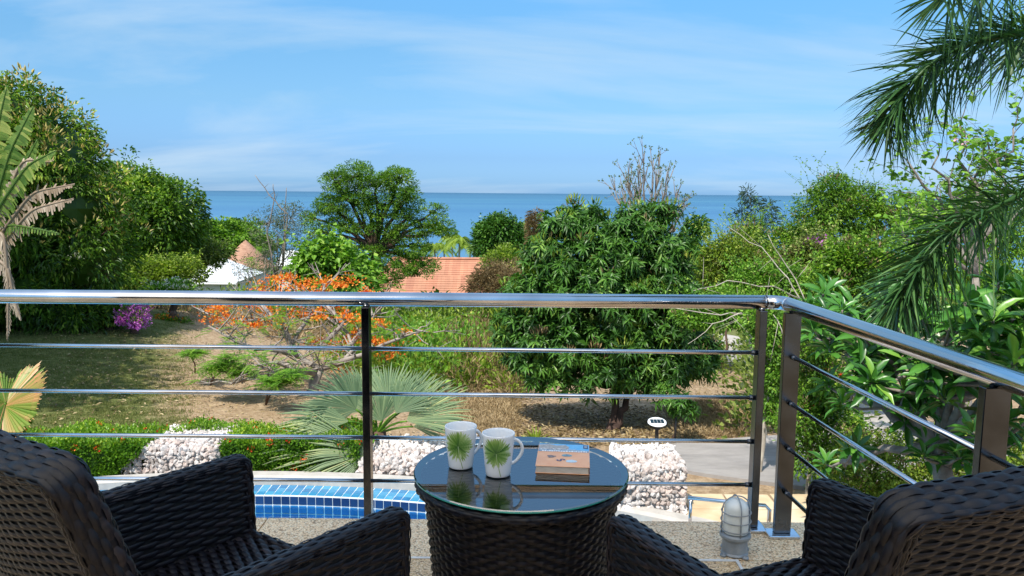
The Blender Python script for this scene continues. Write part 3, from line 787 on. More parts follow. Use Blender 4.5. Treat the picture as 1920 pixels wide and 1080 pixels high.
def small_rail():
    a = onz(1290, 933, PZ + 0.42); b_ = onz(1443, 949, PZ + 0.42)
    root = thing('step_handrail', 'low steel handrail beside the sandstone path', 'handrail', (a[0], a[1], PZ))
    mb = MB(); mb.tube([a, b_ - unit(b_ - a) * 0.04, b_ + (0, 0, -0.04), (b_[0], b_[1], PZ)], 0.021, 12); mb.build('rail', M['chrome'], root, True, world=True)
    mb = MB(); mb.tube([a + (0.03, 0, 0), (a[0] + 0.03, a[1], PZ)], 0.018, 10); mb.build('post', M['chrome'], root, True, world=True)
small_rail()

# ================================================================== WICKER
def weave(mb, fn, u0, u1, v0, v1, pitch, stake, usize, vsize, a=0.0036, th=0.0018, phase=0):
    """woven strands over surface fn(U,V)->(P, Nrm); rows along u; pitch between rows, stake spacing along u"""
    nr = max(2, int(round(vsize / pitch))); ns = max(2, int(round(usize / stake)))
    k = np.arange(ns * 4 + 1); uu = u0 + (u1 - u0) * k / (ns * 4)
    r = np.arange(nr)
    off = np.array([-0.5, -0.22, 0.22, 0.5]); hh = np.array([0, th, th, 0])
    U = np.broadcast_to(uu[None, :, None], (nr, len(uu), 4))
    V = v0 + (v1 - v0) * ((r[:, None, None] + 0.5 + off[None, None, :] * 1.08) / nr)
    V = np.broadcast_to(V, U.shape)
    P, Nn = fn(U, V)
    wv = np.cos(PI * k[None, :] / 4 + PI * (r[:, None] + phase))
    wv = np.sign(wv) * np.abs(wv) ** 0.6
    h = a * wv[:, :, None] + hh
    jit = rng.normal(0, 0.00035, (nr, len(uu), 1))
    P = P + Nn * (h + jit)[..., None]
    tone = np.clip(rng.normal(0.38, 0.22, (nr, 1, 1)) + rng.normal(0, 0.12, (nr, len(uu), 1)) + np.zeros((1, 1, 4)), 0, 1)
    n4 = len(uu) * 4
    i, j, q = np.meshgrid(np.arange(nr), np.arange(len(uu) - 1), np.arange(3), indexing='ij')
    b0 = i * n4 + j * 4 + q
    F = np.stack([b0, b0 + 4, b0 + 5, b0 + 1], -1).reshape(-1, 4)
    mb.add(P.reshape(-1, 3), [F], tone.reshape(-1))

def plane_fn(o, ux, vx, bow=0.0, bdir=None):
    o, ux, vx = (np.asarray(q, float) for q in (o, ux, vx)); n = unit(np.cross(ux, vx))
    def fn(U, V):
        P = o + U[..., None] * ux + V[..., None] * vx
        if bow: P = P + n * (bow * (1 - (2 * U - 1) ** 2))[..., None]
        return P, np.broadcast_to(n, P.shape)
    return fn

def wrap_tube(mb, path, R, wrap=0.014, n=16, squash=(1, 1), rowp=0.0105, sharp=2.0):
    """edge binding: tube whose surface carries overlapping wraps"""
    path = np.asarray(path, float)
    seg = np.linalg.norm(np.diff(path, axis=0), axis=1); s = np.concatenate([[0], np.cumsum(seg)])
    m = int(s[-1] / wrap * 5); t = np.linspace(0, s[-1], m)
    P = np.stack([np.interp(t, s, path[:, i]) for i in range(3)], -1)
    for _ in range(2): P[1:-1] = (P[:-2] + 2 * P[1:-1] + P[2:]) / 4
    T = unit(np.gradient(P, axis=0))
    ref = np.array([0, 1.0, 0]) if abs(T[0][1]) < 0.8 else np.array([1.0, 0, 0])
    A = unit(ref - T[0] * T[0].dot(ref)); As = [A]
    for i in range(1, m):
        A = unit(A - T[i] * A.dot(T[i])); As.append(A)
    As = np.array(As); Bs = np.cross(T, As)
    th = np.arange(n) / n * 2 * PI
    def frame(U):
        q = U * (m - 1); return [np.stack([np.interp(q, np.arange(m), X[:, c]) for c in range(3)], -1) for X in (P, As, Bs)]
    def fn(U, V):
        p, a, b = frame(U); an = V * 2 * PI
        k = (np.abs(np.cos(an)) ** sharp + np.abs(np.sin(an)) ** sharp) ** (-1 / sharp)      # rounded-rectangle section
        nn = (np.cos(an) * k)[..., None] * a * squash[0] + (np.sin(an) * k)[..., None] * b * squash[1]
        return p + nn * R, unit(nn)
    kk = (np.abs(np.cos(th)) ** sharp + np.abs(np.sin(th)) ** sharp) ** (-1 / sharp)
    core_r = (R * 0.985 * kk)[None, :, None]
    V_ = P[:, None] + core_r * (np.cos(th)[None, :, None] * squash[0] * As[:, None] + np.sin(th)[None, :, None] * squash[1] * Bs[:, None])
    i, j = np.meshgrid(np.arange(m - 1), np.arange(n), indexing='ij'); j2 = (j + 1) % n
    F = np.stack([i * n + j, i * n + j2, (i + 1) * n + j2, (i + 1) * n + j], -1).reshape(-1, 4)
    mb.add(V_.reshape(-1, 3), [F, np.arange(n)[::-1][None], ((m - 1) * n + np.arange(n))[None]], 0.0)
    weave(mb, fn, 0, 1, 0, 1, rowp, wrap, s[-1], 2 * PI * R, a=0.0022, th=0.0016)

def armchair(loc, rz, label):
    t = thing('wicker_armchair', label, 'armchair', loc, rz, 'wicker armchairs facing the sea')
    HW = 0.275; ZA = 0.555; ZB = 0.84
    # backrest: leaning slab, gently curved
    y0b, y1b, zb0 = -0.255, -0.435, 0.05
    th = 0.052
    W0, W1 = 0.52, 0.56
    def back_fn(side):
        def fn(U, V):
            z = zb0 + (ZB - zb0) * V; w = W0 + (W1 - W0) * V
            cr = 0.007 * (1 - (2 * U - 1) ** 2) * V ** 2         # slight crown on the top edge
            x = (U - 0.5) * w * (1 if side > 0 else -1)
            bow = -0.03 * (1 - (2 * U - 1) ** 2)
            lean = y0b + (y1b - y0b) * np.clip((z - 0.28) / (ZB - 0.28), 0, 1) ** 1.15
            y = lean + bow + side * th / 2
            P = np.stack([x, y, z + cr], -1)
            nz = side * 0.22; Nn = np.stack([np.zeros_like(x), np.full_like(x, side * 0.97), np.full_like(x, nz)], -1)
            return P, Nn
        return fn
    U, V = np.meshgrid(np.linspace(0, 1, 12), np.linspace(0, 1, 16), indexing='ij')
    mb = MB()
    for s_ in (-1, 1):
        P, Nn = back_fn(s_)(U, V); mb.grid(P - Nn * 0.001)
    mb.build('backrest', M['wicker_core'], t)
    bk = [o for o in t.children][-1] if t.children else None
    bk = bpy.data.objects[[o.name for o in C.objects if o.parent == t][-1]]
    mb = MB()
    weave(mb, back_fn(-1), 0.02, 0.98, 0.0, 0.98, 0.0086, 0.033, 0.55, 0.80, a=0.0026)
    mb.build('woven_strands', M['wicker'], bk, True, kind='stuff')
    mb = MB(); weave(mb, back_fn(1), 0.02, 0.98, 0.3, 0.98, 0.0115, 0.030, 0.55, 0.55); mb.build('woven_strands', M['wicker'], bk, True, kind='stuff')
    # binding round the back edge
    P0, _ = back_fn(-1)(np.array([0.0] * 24), np.linspace(0.0, 0.985, 24)); P1, _ = back_fn(-1)(np.array([1.0] * 24), np.linspace(0.985, 0.0, 24))
    Pt, _ = back_fn(-1)(np.linspace(0.02, 0.98, 18), np.array([1.0] * 18))
    path = np.concatenate([P0, Pt, P1]); path[:, 1] += th / 2
    mb = MB(); wrap_tube(mb, path, 0.0245, 0.027, 24, (1.28, 0.62), 0.0078, 5.0); mb.build('back_edge_binding', M['wicker'], t, True)
    # sides (arms down to the floor)
    for s_ in (-1, 1):
        x = s_ * HW; fl = s_ * 0.018
        yb, yf = -0.30, 0.27
        o = np.array([x, yb, 0.03]); thk = 0.036
        mb = MB()
        core_o = np.array([x, 0, 0])
        a0, a1 = x - thk / 2 + 0.001, x + thk / 2 - 0.001
        Vb = np.array([(a0, yb, 0.03), (a1, yb, 0.03), (a1, yf, 0.03), (a0, yf, 0.03), (a0 + fl, yb - 0.05, ZA), (a1 + fl, yb - 0.05, ZA), (a1 + fl, yf, ZA), (a0 + fl, yf, ZA)])
        mb.add(Vb, np.array([(0, 3, 2, 1), (4, 5, 6, 7), (0, 1, 5, 4), (1, 2, 6, 5), (2, 3, 7, 6), (3, 0, 4, 7)]))
        arm = mb.build('arm', M['wicker_core'], t)
        mb = MB()
        fo = plane_fn((x + thk / 2, yb, 0.03), (0, yf - yb, 0), (fl, 0, ZA - 0.03)); fi = plane_fn((x - thk / 2, yf, 0.03), (0, yb - yf, 0), (fl, 0, ZA - 0.03))
        weave(mb, fo, 0, 1, 0, 0.97, 0.0118, 0.040, 0.57, 0.52); weave(mb, fi, 0, 1, 0, 0.97, 0.0118, 0.040, 0.57, 0.52)
        mb.build('woven_strands', M['wicker'], arm, True, kind='stuff')
        mb = MB()
        pth = [(x + fl, yb - 0.07, ZA + 0.004), (x + fl, 0.0, ZA + 0.002), (x + fl, yf - 0.012, ZA - 0.002), (x + fl, yf, ZA - 0.012), (x + fl * 0.5, yf + 0.002, 0.28), (x, yf, 0.03)]
        wrap_tube(mb, pth, 0.0185, 0.030, 24, (1.16, 0.75), 0.0078, 4.0); mb.build('arm_binding', M['wicker'], arm, True)
    # seat and front apron
    mb = MB(); mb.box((-HW + 0.02, -0.26, 0.31), (HW - 0.02, 0.262, 0.352)); seat = mb.build('seat', M['wicker_core'], t)
    mb = MB(); weave(mb, plane_fn((-HW + 0.02, -0.25, 0.357), (2 * HW - 0.04, 0, 0), (0, 0.50, 0)), 0, 1, 0, 1, 0.0135, 0.03, 0.51, 0.50); mb.build('woven_strands', M['wicker'], seat, True, kind='stuff')
    mb = MB(); mb.box((-HW + 0.02, 0.235, 0.04), (HW - 0.02, 0.255, 0.309)); ap = mb.build('front_apron', M['wicker_core'], t)
    mb = MB(); weave(mb, plane_fn((HW - 0.02, 0.259, 0.04), (-2 * HW + 0.04, 0, 0), (0, 0, 0.27)), 0, 1, 0, 1, 0.0135, 0.042, 0.51, 0.27); mb.build('woven_strands', M['wicker'], ap, True, kind='stuff')
    mb = MB(); wrap_tube(mb, [(-HW + 0.02, 0.262, 0.345), (0, 0.268, 0.345), (HW - 0.02, 0.262, 0.345)], 0.018, 0.030, 16); mb.build('seat_edge_binding', M['wicker'], seat, True)
    return t
def chair_from_arms(A, B, yaw, label, shift=0.0):
    mid = (np.asarray(A) + np.asarray(B)) / 2; fd = np.array([math.sin(yaw), math.cos(yaw)])
    c = mid[:2] - fd * 0.27 + np.array([shift, 0])
    return armchair((c[0], c[1], 0), -yaw, label)
chair_from_arms(onz(465, 850, 0.57), onz(740, 945, 0.57), math.radians(36.5), 'dark wicker armchair at the left side of the round table')
chair_from_arms(onz(1157, 969, 0.57), onz(1487, 885, 0.57), math.radians(-24), 'dark wicker armchair at the right side of the round table, nearer the grey bulkhead lamp', 0.03)

# ------------------------------------------------------------------ table
TX, TY, TZ = 0.03, 2.16, 0.5
def table():
    t = thing('wicker_table', 'round dark wicker drum table with a clear glass top', 'table', (TX, TY, 0))
    prof = np.array([(0.235, 0.0), (0.24, 0.12), (0.25, 0.25), (0.262, 0.38), (0.272, 0.44), (0.277, 0.462)])
    def side(U, V):
        z = V * 0.462; r = np.interp(z, prof[:, 1], prof[:, 0]); a = U * 2 * PI
        P = np.stack([r * np.cos(a), r * np.sin(a), z], -1); Nn = np.stack([np.cos(a), np.sin(a), 0 * a], -1); return P, Nn
    mb = MB(); mb.lathe([(0.0, 0.0)] + [(r - 0.001, z) for r, z in prof] + [(0.27, 0.478), (0.0, 0.478)], 48)
    body = mb.build('drum', M['wicker_core'], t)
    mb = MB(); weave(mb, side, 0, 1, 0, 1, 0.0125, 0.0275, 2 * PI * 0.2627, 0.462); mb.build('woven_strands', M['wicker'], body, True, kind='stuff')
    def top(U, V):
        P = np.stack([(U - 0.5) * 0.53, (V - 0.5) * 0.53, np.full_like(U, 0.483)], -1)
        rr = np.sqrt(P[..., 0] ** 2 + P[..., 1] ** 2); k = np.minimum(1, 0.268 / (rr + 1e-9)); P[..., 0] *= k; P[..., 1] *= k
        return P, np.broadcast_to(np.array([0, 0, 1.0]), P.shape)
    mb = MB(); weave(mb, top, 0, 1, 0, 1, 0.0115, 0.03, 0.53, 0.53, a=0.0016); mb.build('woven_top', M['wicker'], body, True, kind='stuff')
    a = np.linspace(0, 2 * PI, 80)
    mb = MB(); wrap_tube(mb, np.stack([0.279 * np.cos(a), 0.279 * np.sin(a), 0.468 + 0 * a], -1), 0.0165, 0.024, 16, (1, 1)); mb.build('rim_binding', M['wicker'], t, True)
    m, nt, b = mat_base('clear_table_glass')     # thin clear sheet: fresnel mirror over a faintly green see-through
    tr = N(nt, 'ShaderNodeBsdfTransparent'); tr.inputs[0].default_value = (0.80, 0.93, 0.92, 1); gl = N(nt, 'ShaderNodeBsdfGlossy'); gl.inputs['Roughness'].default_value = 0.0; fr = N(nt, 'ShaderNodeFresnel', i_IOR=3.5)
    tc = N(nt, 'ShaderNodeTexCoord'); n = N(nt, 'ShaderNodeTexNoise', i_Scale=2.0); nt.links.new(tc.outputs['Object'], n.inputs['Vector'])
    r = ramp(nt, [(0.4, (0.0,) * 3), (0.75, (0.03,) * 3)], n.outputs[0]); nt.links.new(r.outputs[0], gl.inputs['Roughness'])
    ms = N(nt, 'ShaderNodeMixShader'); nt.links.new(fr.outputs[0], ms.inputs[0]); nt.links.new(tr.outputs[0], ms.inputs[1]); nt.links.new(gl.outputs[0], ms.inputs[2]); nt.links.new(ms.outputs[0], nt.nodes['Material Output'].inputs[0])
    mb = MB(); R = 0.3; mb.lathe([(R, TZ - 0.0028), (R - 0.002, TZ), (0.0001, TZ)], 96)
    mb.build('glass_top', m, t)
    me, nt, b = mat_base('green_glass_edge'); b.inputs['Base Color'].default_value = (0.03, 0.30, 0.24, 1); b.inputs['Roughness'].default_value = 0.15
    tc = N(nt, 'ShaderNodeTexCoord'); n = N(nt, 'ShaderNodeTexNoise', i_Scale=8.0); nt.links.new(tc.outputs['Object'], n.inputs['Vector'])
    r = ramp(nt, [(0.3, (0.015, 0.18, 0.15)), (0.7, (0.06, 0.38, 0.32))], n.outputs[0]); nt.links.new(r.outputs[0], b.inputs['Base Color'])
    mb = MB(); mb.lathe([(R - 0.02, TZ - 0.0078), (R - 0.001, TZ - 0.0078), (R + 0.0006, TZ - 0.006), (R + 0.0003, TZ - 0.0028)], 96); mb.build('glass_edge', me, t)
    pad = noise_mat('clear_rubber_pad', [(0.3, (0.55, 0.60, 0.58)), (0.7, (0.70, 0.74, 0.70))], 20, 0.3, bump=0)
    for u, v in ((811, 853), (1154, 908), (948, 949), (1008, 821)):
        p = onz(u, v, TZ - 0.008)
        d = np.array([p[0] - TX, p[1] - TY]); 
        if np.linalg.norm(d) > 0.272: d = d / np.linalg.norm(d) * 0.272
        mb = MB(); mb.lathe([(0.0001, 0.4865), (0.013, 0.487), (0.0125, 0.4912), (0.0001, 0.4915)], 20, (d[0], d[1], 0)); mb.build('glass_pad', pad, t, True)
table()

# ------------------------------------------------------------------ mugs
def mug(u, v, hang, label):
    p = onz(u, v, TZ + 0.0005)
    t = thing('mug', label, 'mug', (p[0], p[1], TZ + 0.001), 0, 'white leaf-print mugs')
    por = noise_mat('white_porcelain', [(0.3, (0.78, 0.79, 0.80)), (0.7, (0.83, 0.84, 0.85))], 3, 0.12, bump=0, spec=0.5) if 'white_porcelain' not in bpy.data.materials else bpy.data.materials['white_porcelain']
    R0, R1, Hh = 0.0335, 0.0455, 0.119
    def rad(z): return R0 + (R1 - R0) * (z / Hh) ** 0.85
    zs = np.linspace(0.004, Hh - 0.002, 14)
    prof = [(0.0001, 0.0), (R0 - 0.004, 0.0), (R0 - 0.0008, 0.0015)] + [(rad(z), z) for z in zs] + [(R1 - 0.0008, Hh), (R1 - 0.0025, Hh + 0.0002), (R1 - 0.0038, Hh - 0.002)] + [(rad(z) - 0.0042, z) for z in zs[::-1][1:-1]] + [(R0 - 0.008, 0.007), (0.0001, 0.0065)]
    mb = MB(); mb.lathe(prof, 64); body = mb.build('cup', por, t, True)
    a = math.radians(hang); dx = np.array([math.cos(a), math.sin(a), 0])
    k = np.linspace(-1, 1, 17); ang = k * 1.45
    P = [dx * (rad(0.09) - 0.004)+ np.array([0, 0, 0.098])]
    for q in np.linspace(0, 1, 17):
        w = math.sin(q * PI) ** 0.62; P.append(dx * (rad(0.098 - 0.066 * q) - 0.001 + 0.030 * w * (1 - 0.25 * q)) + np.array([0, 0, 0.100 - 0.070 * q]))
    P.append(dx * (rad(0.03) - 0.004) + np.array([0, 0, 0.030]))
    mb = MB(); mb.tube(P, 0.0046, 12); mb.build('handle', por, t, True)
    # printed papyrus leaf, glazed on: thin wedges following the cup
    mb = MB(); c_a = math.radians(-97); cz = 0.072
    def on(x, z, lift=0.0005):
        x = np.asarray(x); z = np.clip(np.asarray(z), 0.004, Hh - 0.004); r = rad(z) + lift; aa = c_a + x / r
        return np.stack([r * np.cos(aa), r * np.sin(aa), z], -1)
    for q in range(80):
        an = q / 80 * 2 * PI + rng.uniform(-0.05, 0.05); L = rng.uniform(0.038, 0.050) * (0.75 if math.sin(an) < -0.5 and rng.random() < 0.5 else 1)
        lift = 0.0005 + 0.00005 * (q % 4)
        s = np.array([0.0005, 0.15, 0.3, 0.45, 0.6, 0.75, 0.88, 1.0]) * L; w = np.array([0.0004, 0.0013, 0.0021, 0.0026, 0.0028, 0.0024, 0.0016, 0.0002])
        X = np.stack([np.cos(an) * s - np.sin(an) * w, np.cos(an) * s + np.sin(an) * w], -1); Z = cz + np.stack([np.sin(an) * s + np.cos(an) * w, np.sin(an) * s - np.cos(an) * w], -1)
        mb.grid(on(X, Z, lift), np.clip(np.repeat(np.array([0.0, 0.12, 0.28, 0.4, 0.55, 0.72, 0.85, 0.98])[:, None], 2, 1) + rng.normal(0, 0.14), 0, 1))
    st = np.linspace(0, 1, 12); sx = 0.001 + 0.011 * st ** 1.4; sz = cz - 0.066 * st
    mb.grid(on(np.stack([sx - 0.0008, sx + 0.0008], -1), np.stack([sz, sz], -1), 0.0008), 0.45)
    mb.grid(on(np.stack([sx - 0.0012, sx - 0.0003], -1), np.stack([sz, sz], -1), 0.0009), 0.98)
    m = bpy.data.materials.get('printed_leaf_ink')
    if not m:
        m, nt, b = mat_base('printed_leaf_ink'); at = N(nt, 'ShaderNodeAttribute', attribute_name='tone')
        r = ramp(nt, [(0.0, (0.03, 0.11, 0.012)), (0.45, (0.13, 0.27, 0.04)), (0.8, (0.32, 0.45, 0.14)), (1.0, (0.62, 0.70, 0.42))], at.outputs['Fac'])
        nt.links.new(r.outputs[0], b.inputs['Base Color']); b.inputs['Roughness'].default_value = 0.15
    mb.build('printed_leaf', m, body, True)
mug(864, 875, 32, 'white mug with green leaf print, standing farther from the book')
mug(934, 890, 8, 'white mug with green leaf print, standing nearest the book')

# ------------------------------------------------------------------ book
def book():
    p = onz(1056, 867, TZ)
    t = thing('book', 'thick orange guidebook with a seaside photo on its cover, lying on the glass table', 'book', (p[0], p[1], TZ + 0.001), math.radians(-5))
    w, d, h = 0.075, 0.099, 0.021
    def pl(name, cols, rough=0.4, sc=40): return noise_mat(name, [(0.35, cols[0]), (0.65, cols[1])], sc, rough, bump=0)
    org = pl('orange_cover', ((0.84, 0.38, 0.17), (0.88, 0.45, 0.22)), 0.3)
    pg = noise_mat('page_edges', [(0.35, (0.52, 0.44, 0.36)), (0.65, (0.78, 0.70, 0.60))], 30, 0.8, bump=0.3, stretch=(1, 1, 40))
    mb = MB(); mb.box((-w + 0.002, -d + 0.002, 0.0012), (w - 0.003, d - 0.002, h - 0.0012)); mb.build('pages', pg, t)
    mb = MB(); mb.box((-w, -d, h - 0.0011), (w, d, h)); cov = bevel(mb.build('cover', org, t), 0.0004)
    mb = MB(); mb.box((-w, -d, 0), (w, d, 0.0011)); mb.build('cover', org, t)
    mb = MB(); mb.box((w - 0.0028, -d, 0.0012), (w, d, h - 0.0012)); mb.build('spine', pl('dark_spine', ((0.10, 0.05, 0.03), (0.45, 0.2, 0.08)), 0.4, 60), t)
    def flat(name, poly, mat, z):
        poly = np.array(poly); V = np.concatenate([poly, np.full((len(poly), 1), h + z)], 1)
        mb = MB(); mb.add(V, np.arange(len(V))[None]); return mb.build(name, mat, cov)
    sky_ = pl('printed_sky', ((0.10, 0.42, 0.75), (0.20, 0.52, 0.80))); rock = pl('printed_rock', ((0.30, 0.27, 0.25), (0.52, 0.47, 0.42)), sc=90)
    sea_ = pl('printed_shore', ((0.16, 0.24, 0.34), (0.42, 0.48, 0.52)), sc=110); wht = pl('white_print', ((0.78, 0.78, 0.78), (0.84, 0.84, 0.82))); nvy = pl('navy_print', ((0.03, 0.06, 0.14), (0.05, 0.09, 0.2)))
    flat('cover_photo', [(-w + 0.001, d * 0.30), (w - 0.001, d * 0.30), (w - 0.001, d - 0.001), (-w + 0.001, d - 0.001)], sky_, 0.0002)
    flat('printed_rock', [(-w + 0.001, d * 0.42), (-0.01, d * 0.46), (0.012, d * 0.52), (0.016, d * 0.70), (0.004, d * 0.92), (-0.02, d * 0.85), (-0.045, d * 0.97), (-w + 0.001, d * 0.9)], rock, 0.0004)
    flat('printed_shore', [(-w + 0.001, d * 0.28), (w - 0.001, d * 0.28), (w - 0.001, d * 0.42), (0.02, d * 0.50), (-0.02, d * 0.44), (-w + 0.001, d * 0.52)], sea_, 0.0006)
    mb = MB()
    x = -w + 0.012                     # the unreadable white title line: small uneven upright marks
    while x < w - 0.010:
        ww = rng.uniform(0.003, 0.006); hh = rng.uniform(0.007, 0.013); y0 = d * 0.27 + rng.uniform(-0.001, 0.001)
        mb.box((x, y0, h + 0.0007), (x + ww, y0 + hh, h + 0.0009)); x += ww + rng.uniform(0.0012, 0.003)
    for q in range(34):
        x = rng.uniform(-w + 0.004, w * 0.5); y0 = rng.uniform(d * 0.42, d * 0.56); ww = rng.uniform(0.002, 0.006); mb.box((x, y0, h + 0.0007), (x + ww, y0 + 0.0025, h + 0.0009))
    mb.build('white_print', wht, cov)
    flat('logo_patch', [(w - 0.018, d * 0.62), (w - 0.004, d * 0.62), (w - 0.004, d * 0.94), (w - 0.018, d * 0.94)], nvy, 0.0008)
    mb = MB(); 
    for q in range(2): mb.lathe([(0.0018, h + 0.0012), (0.0036, h + 0.0012)], 12, (w - 0.011, d * (0.72 + 0.13 * q), 0))
    mb.build('logo_mark', wht, cov)
    a = np.linspace(0, 2 * PI, 20, endpoint=False)
    def oval(name, cx, cy_, rx, ry, mat, z=0.0005, wob=0.0):
        k = 1 + wob * np.sin(a * 3 + cx * 900) + wob * 0.6 * np.sin(a * 5)
        flat(name, np.stack([cx + rx * np.cos(a) * k, cy_ + ry * np.sin(a) * k], -1), mat, z)
    oval('cover_picture', -0.034, -0.016, 0.012, 0.011, pl('brown_picture', ((0.08, 0.05, 0.05), (0.30, 0.24, 0.22)), sc=200), wob=0.15)
    oval('cover_picture', 0.010, -0.004, 0.015, 0.010, pl('teal_picture', ((0.05, 0.13, 0.18), (0.22, 0.42, 0.48)), sc=160), wob=0.06)
    oval('cover_picture', 0.024, -0.052, 0.016, 0.012, pl('pale_picture', ((0.45, 0.60, 0.68), (0.62, 0.74, 0.80)), sc=120), wob=0.04)
    c = bpy.data.curves.new('letter_mark', 'FONT'); c.body = 'S'; c.size = 0.034; c.extrude = 0.0001; c.offset = 0.0009
    c.materials.append(nvy); tmp = bpy.data.objects.new('tmp', c); C.objects.link(tmp); dg = bpy.context.evaluated_depsgraph_get(); me_ = bpy.data.meshes.new_from_object(tmp.evaluated_get(dg)); bpy.data.objects.remove(tmp); o = bpy.data.objects.new('letter_mark', me_); C.objects.link(o); o.parent = cov; o.location = (-0.020, -0.045, h + 0.0006); o.rotation_euler = (0, 0, math.radians(-55)); o.scale = (1, 1.0, 1)
book()

# ------------------------------------------------------------------ bulkhead lamp
def bulkhead():
    p = onz(1380, 1042, 0)
    t = thing('bulkhead_lamp', 'grey caged bulkhead lamp with frosted glass dome standing on the terrace floor', 'lamp', (p[0], p[1] + 0.02, 0))
    gm = noise_mat('grey_cast_metal', [(0.3, (0.20, 0.22, 0.23)), (0.7, (0.36, 0.38, 0.40))], 12, 0.5, metal=0.3, bump=0.2, dist=0.003)
    mb = MB(); mb.lathe([(0.0001, 0.002), (0.046, 0.002), (0.048, 0.006), (0.044, 0.012), (0.0435, 0.055), (0.050, 0.060), (0.0545, 0.066), (0.0545, 0.074), (0.050, 0.080), (0.0001, 0.082)], 40); mb.build('base', gm, t, False)
    for k in range(4):
        a = k * PI / 2 + 0.5
        mb = MB(); mb.lathe([(0.0001, 0.001), (0.011, 0.001), (0.012, 0.004), (0.010, 0.010), (0.005, 0.0115), (0.0045, 0.008), (0.0001, 0.008)], 16, (0.054 * math.cos(a), 0.054 * math.sin(a), 0)); mb.build('mounting_lug', gm, t, True)
    gl, nt, b = mat_base('frosted_lamp_glass'); b.inputs['Base Color'].default_value = (0.62, 0.65, 0.62, 1); b.inputs['Roughness'].default_value = 0.3; b.inputs['Coat Weight'].default_value = 0.6; b.inputs['Coat Roughness'].default_value = 0.05
    tc = N(nt, 'ShaderNodeTexCoord'); n = N(nt, 'ShaderNodeTexNoise', i_Scale=25.0); nt.links.new(tc.outputs['Object'], n.inputs['Vector'])
    r = ramp(nt, [(0.3, (0.66, 0.68, 0.64)), (0.7, (0.80, 0.81, 0.76))], n.outputs[0]); nt.links.new(r.outputs[0], b.inputs['Base Color'])
    q = np.linspace(0, PI / 2, 12)
    prof = [(0.043, 0.082), (0.0445, 0.10), (0.0445, 0.125), (0.0435, 0.145), (0.0425, 0.165)] + [(0.0425 * math.cos(x) + 0.0001, 0.165 + 0.040 * math.sin(x)) for x in q[1:]]
    mb = MB(); mb.lathe(prof, 40); mb.build('glass_dome', gl, t, True)
    for k in range(4):
        a = k * PI / 2 + 0.08 - PI / 2
        P = [(0.051 * math.cos(a), 0.051 * math.sin(a), z) for z in (0.078, 0.12, 0.16)] + [(0.051 * math.cos(x) * math.cos(a), 0.051 * math.cos(x) * math.sin(a), 0.163 + 0.050 * math.sin(x)) for x in q[1:]]
        mb = MB(); mb.tube(P, 0.0024, 8); mb.build('cage_wire', gm, t, True)
    aa = np.linspace(0, 2 * PI, 41)
    for z, rr in ((0.094, 0.052), (0.125, 0.052), (0.157, 0.051)):
        mb = MB(); mb.tube(np.stack([rr * np.cos(aa), rr * np.sin(aa), z + 0 * aa], -1), 0.0022, 8); mb.build('cage_ring', gm, t, True)
bulkhead()

# ================================================================== VEGETATION AND GARDEN
def gx(u, d):
    x = ond(u, 600, d)[0]; return np.array([x, d, float(terrain(x, d))])

def dome_mass(mb, regs, n, h, cr, per, L, W, tpl=LEAF, up=0.5, droop=0.2, tonec=0.45, blade=False):
    """clumps of leaves standing on the ground inside view regions (u0,u1,d0,d1)"""
    ar = np.array([(r[1] - r[0]) * (r[3] ** 2 - r[2] ** 2) for r in regs], float); ar /= ar.sum()
    ri = rng.choice(len(regs), n, p=ar); R_ = np.array(regs, float)[ri]
    d = np.sqrt(rng.uniform(R_[:, 2] ** 2, R_[:, 3] ** 2)); u = rng.uniform(R_[:, 0], R_[:, 1])
    x = (u - 960) / FPX * d * 1.0; z = terrain(x, d)
    hh = h * rng.uniform(0.45, 1.15, n); idx = np.repeat(np.arange(n), per); m = len(idx)
    o = rand_unit(m); o[:, 2] = np.abs(o[:, 2]); o *= (rng.uniform(0.3, 1, m) ** 0.5)[:, None]
    P = np.stack([x[idx] + o[:, 0] * cr * hh[idx] / h, d[idx] + o[:, 1] * cr * hh[idx] / h, z[idx] + o[:, 2] * hh[idx]], -1)
    ct = rng.normal(tonec, 0.17, n)
    D = o + rand_unit(m) * 0.6 + np.array([0, 0, up])
    if blade:
        P = np.stack([x[idx] + o[:, 0] * cr, d[idx] + o[:, 1] * cr, z[idx] - 0.02], -1); P[:, 2] = terrain(P[:, 0], P[:, 1]) - 0.01
        leaves(mb, tpl, P, o * 0.55 + np.array([0, 0, 1.0]), rand_unit(m), L * rng.uniform(0.5, 1.2, m) * hh[idx] / h, W, np.clip(ct[idx] + rng.normal(0, 0.15, m), 0, 1), droop)
    else:
        leaves(mb, tpl, P, D, rand_unit(m) * 0.6 + np.array([0, 0, 0.6]), L * rng.uniform(0.7, 1.25, m), W * rng.uniform(0.7, 1.25, m), np.clip(ct[idx] + rng.normal(0, 0.15, m), 0, 1), droop)

def stuff(mb, name, mat, label, cat='undergrowth'):
    o = mb.build(name, mat); o['kind'] = 'stuff'; o['label'] = label; o['category'] = cat; return o

# ---- far wooded slope (one mass), under the individual trees
mb = MB()
dome_mass(mb, [(-400, 2300, 95, 235)], 900, 4.2, 3.6, 60, 0.85, 0.5, up=0.3)
stuff(mb, 'wooded_slope', M['mid'], 'distant mass of treetops descending to the shore', 'trees')
mb = MB()
dome_mass(mb, [(200, 1800, 46, 92)], 420, 2.6, 2.2, 80, 0.42, 0.22)
stuff(mb, 'green_thicket', M['olive'], 'olive green thicket across the middle of the slope')
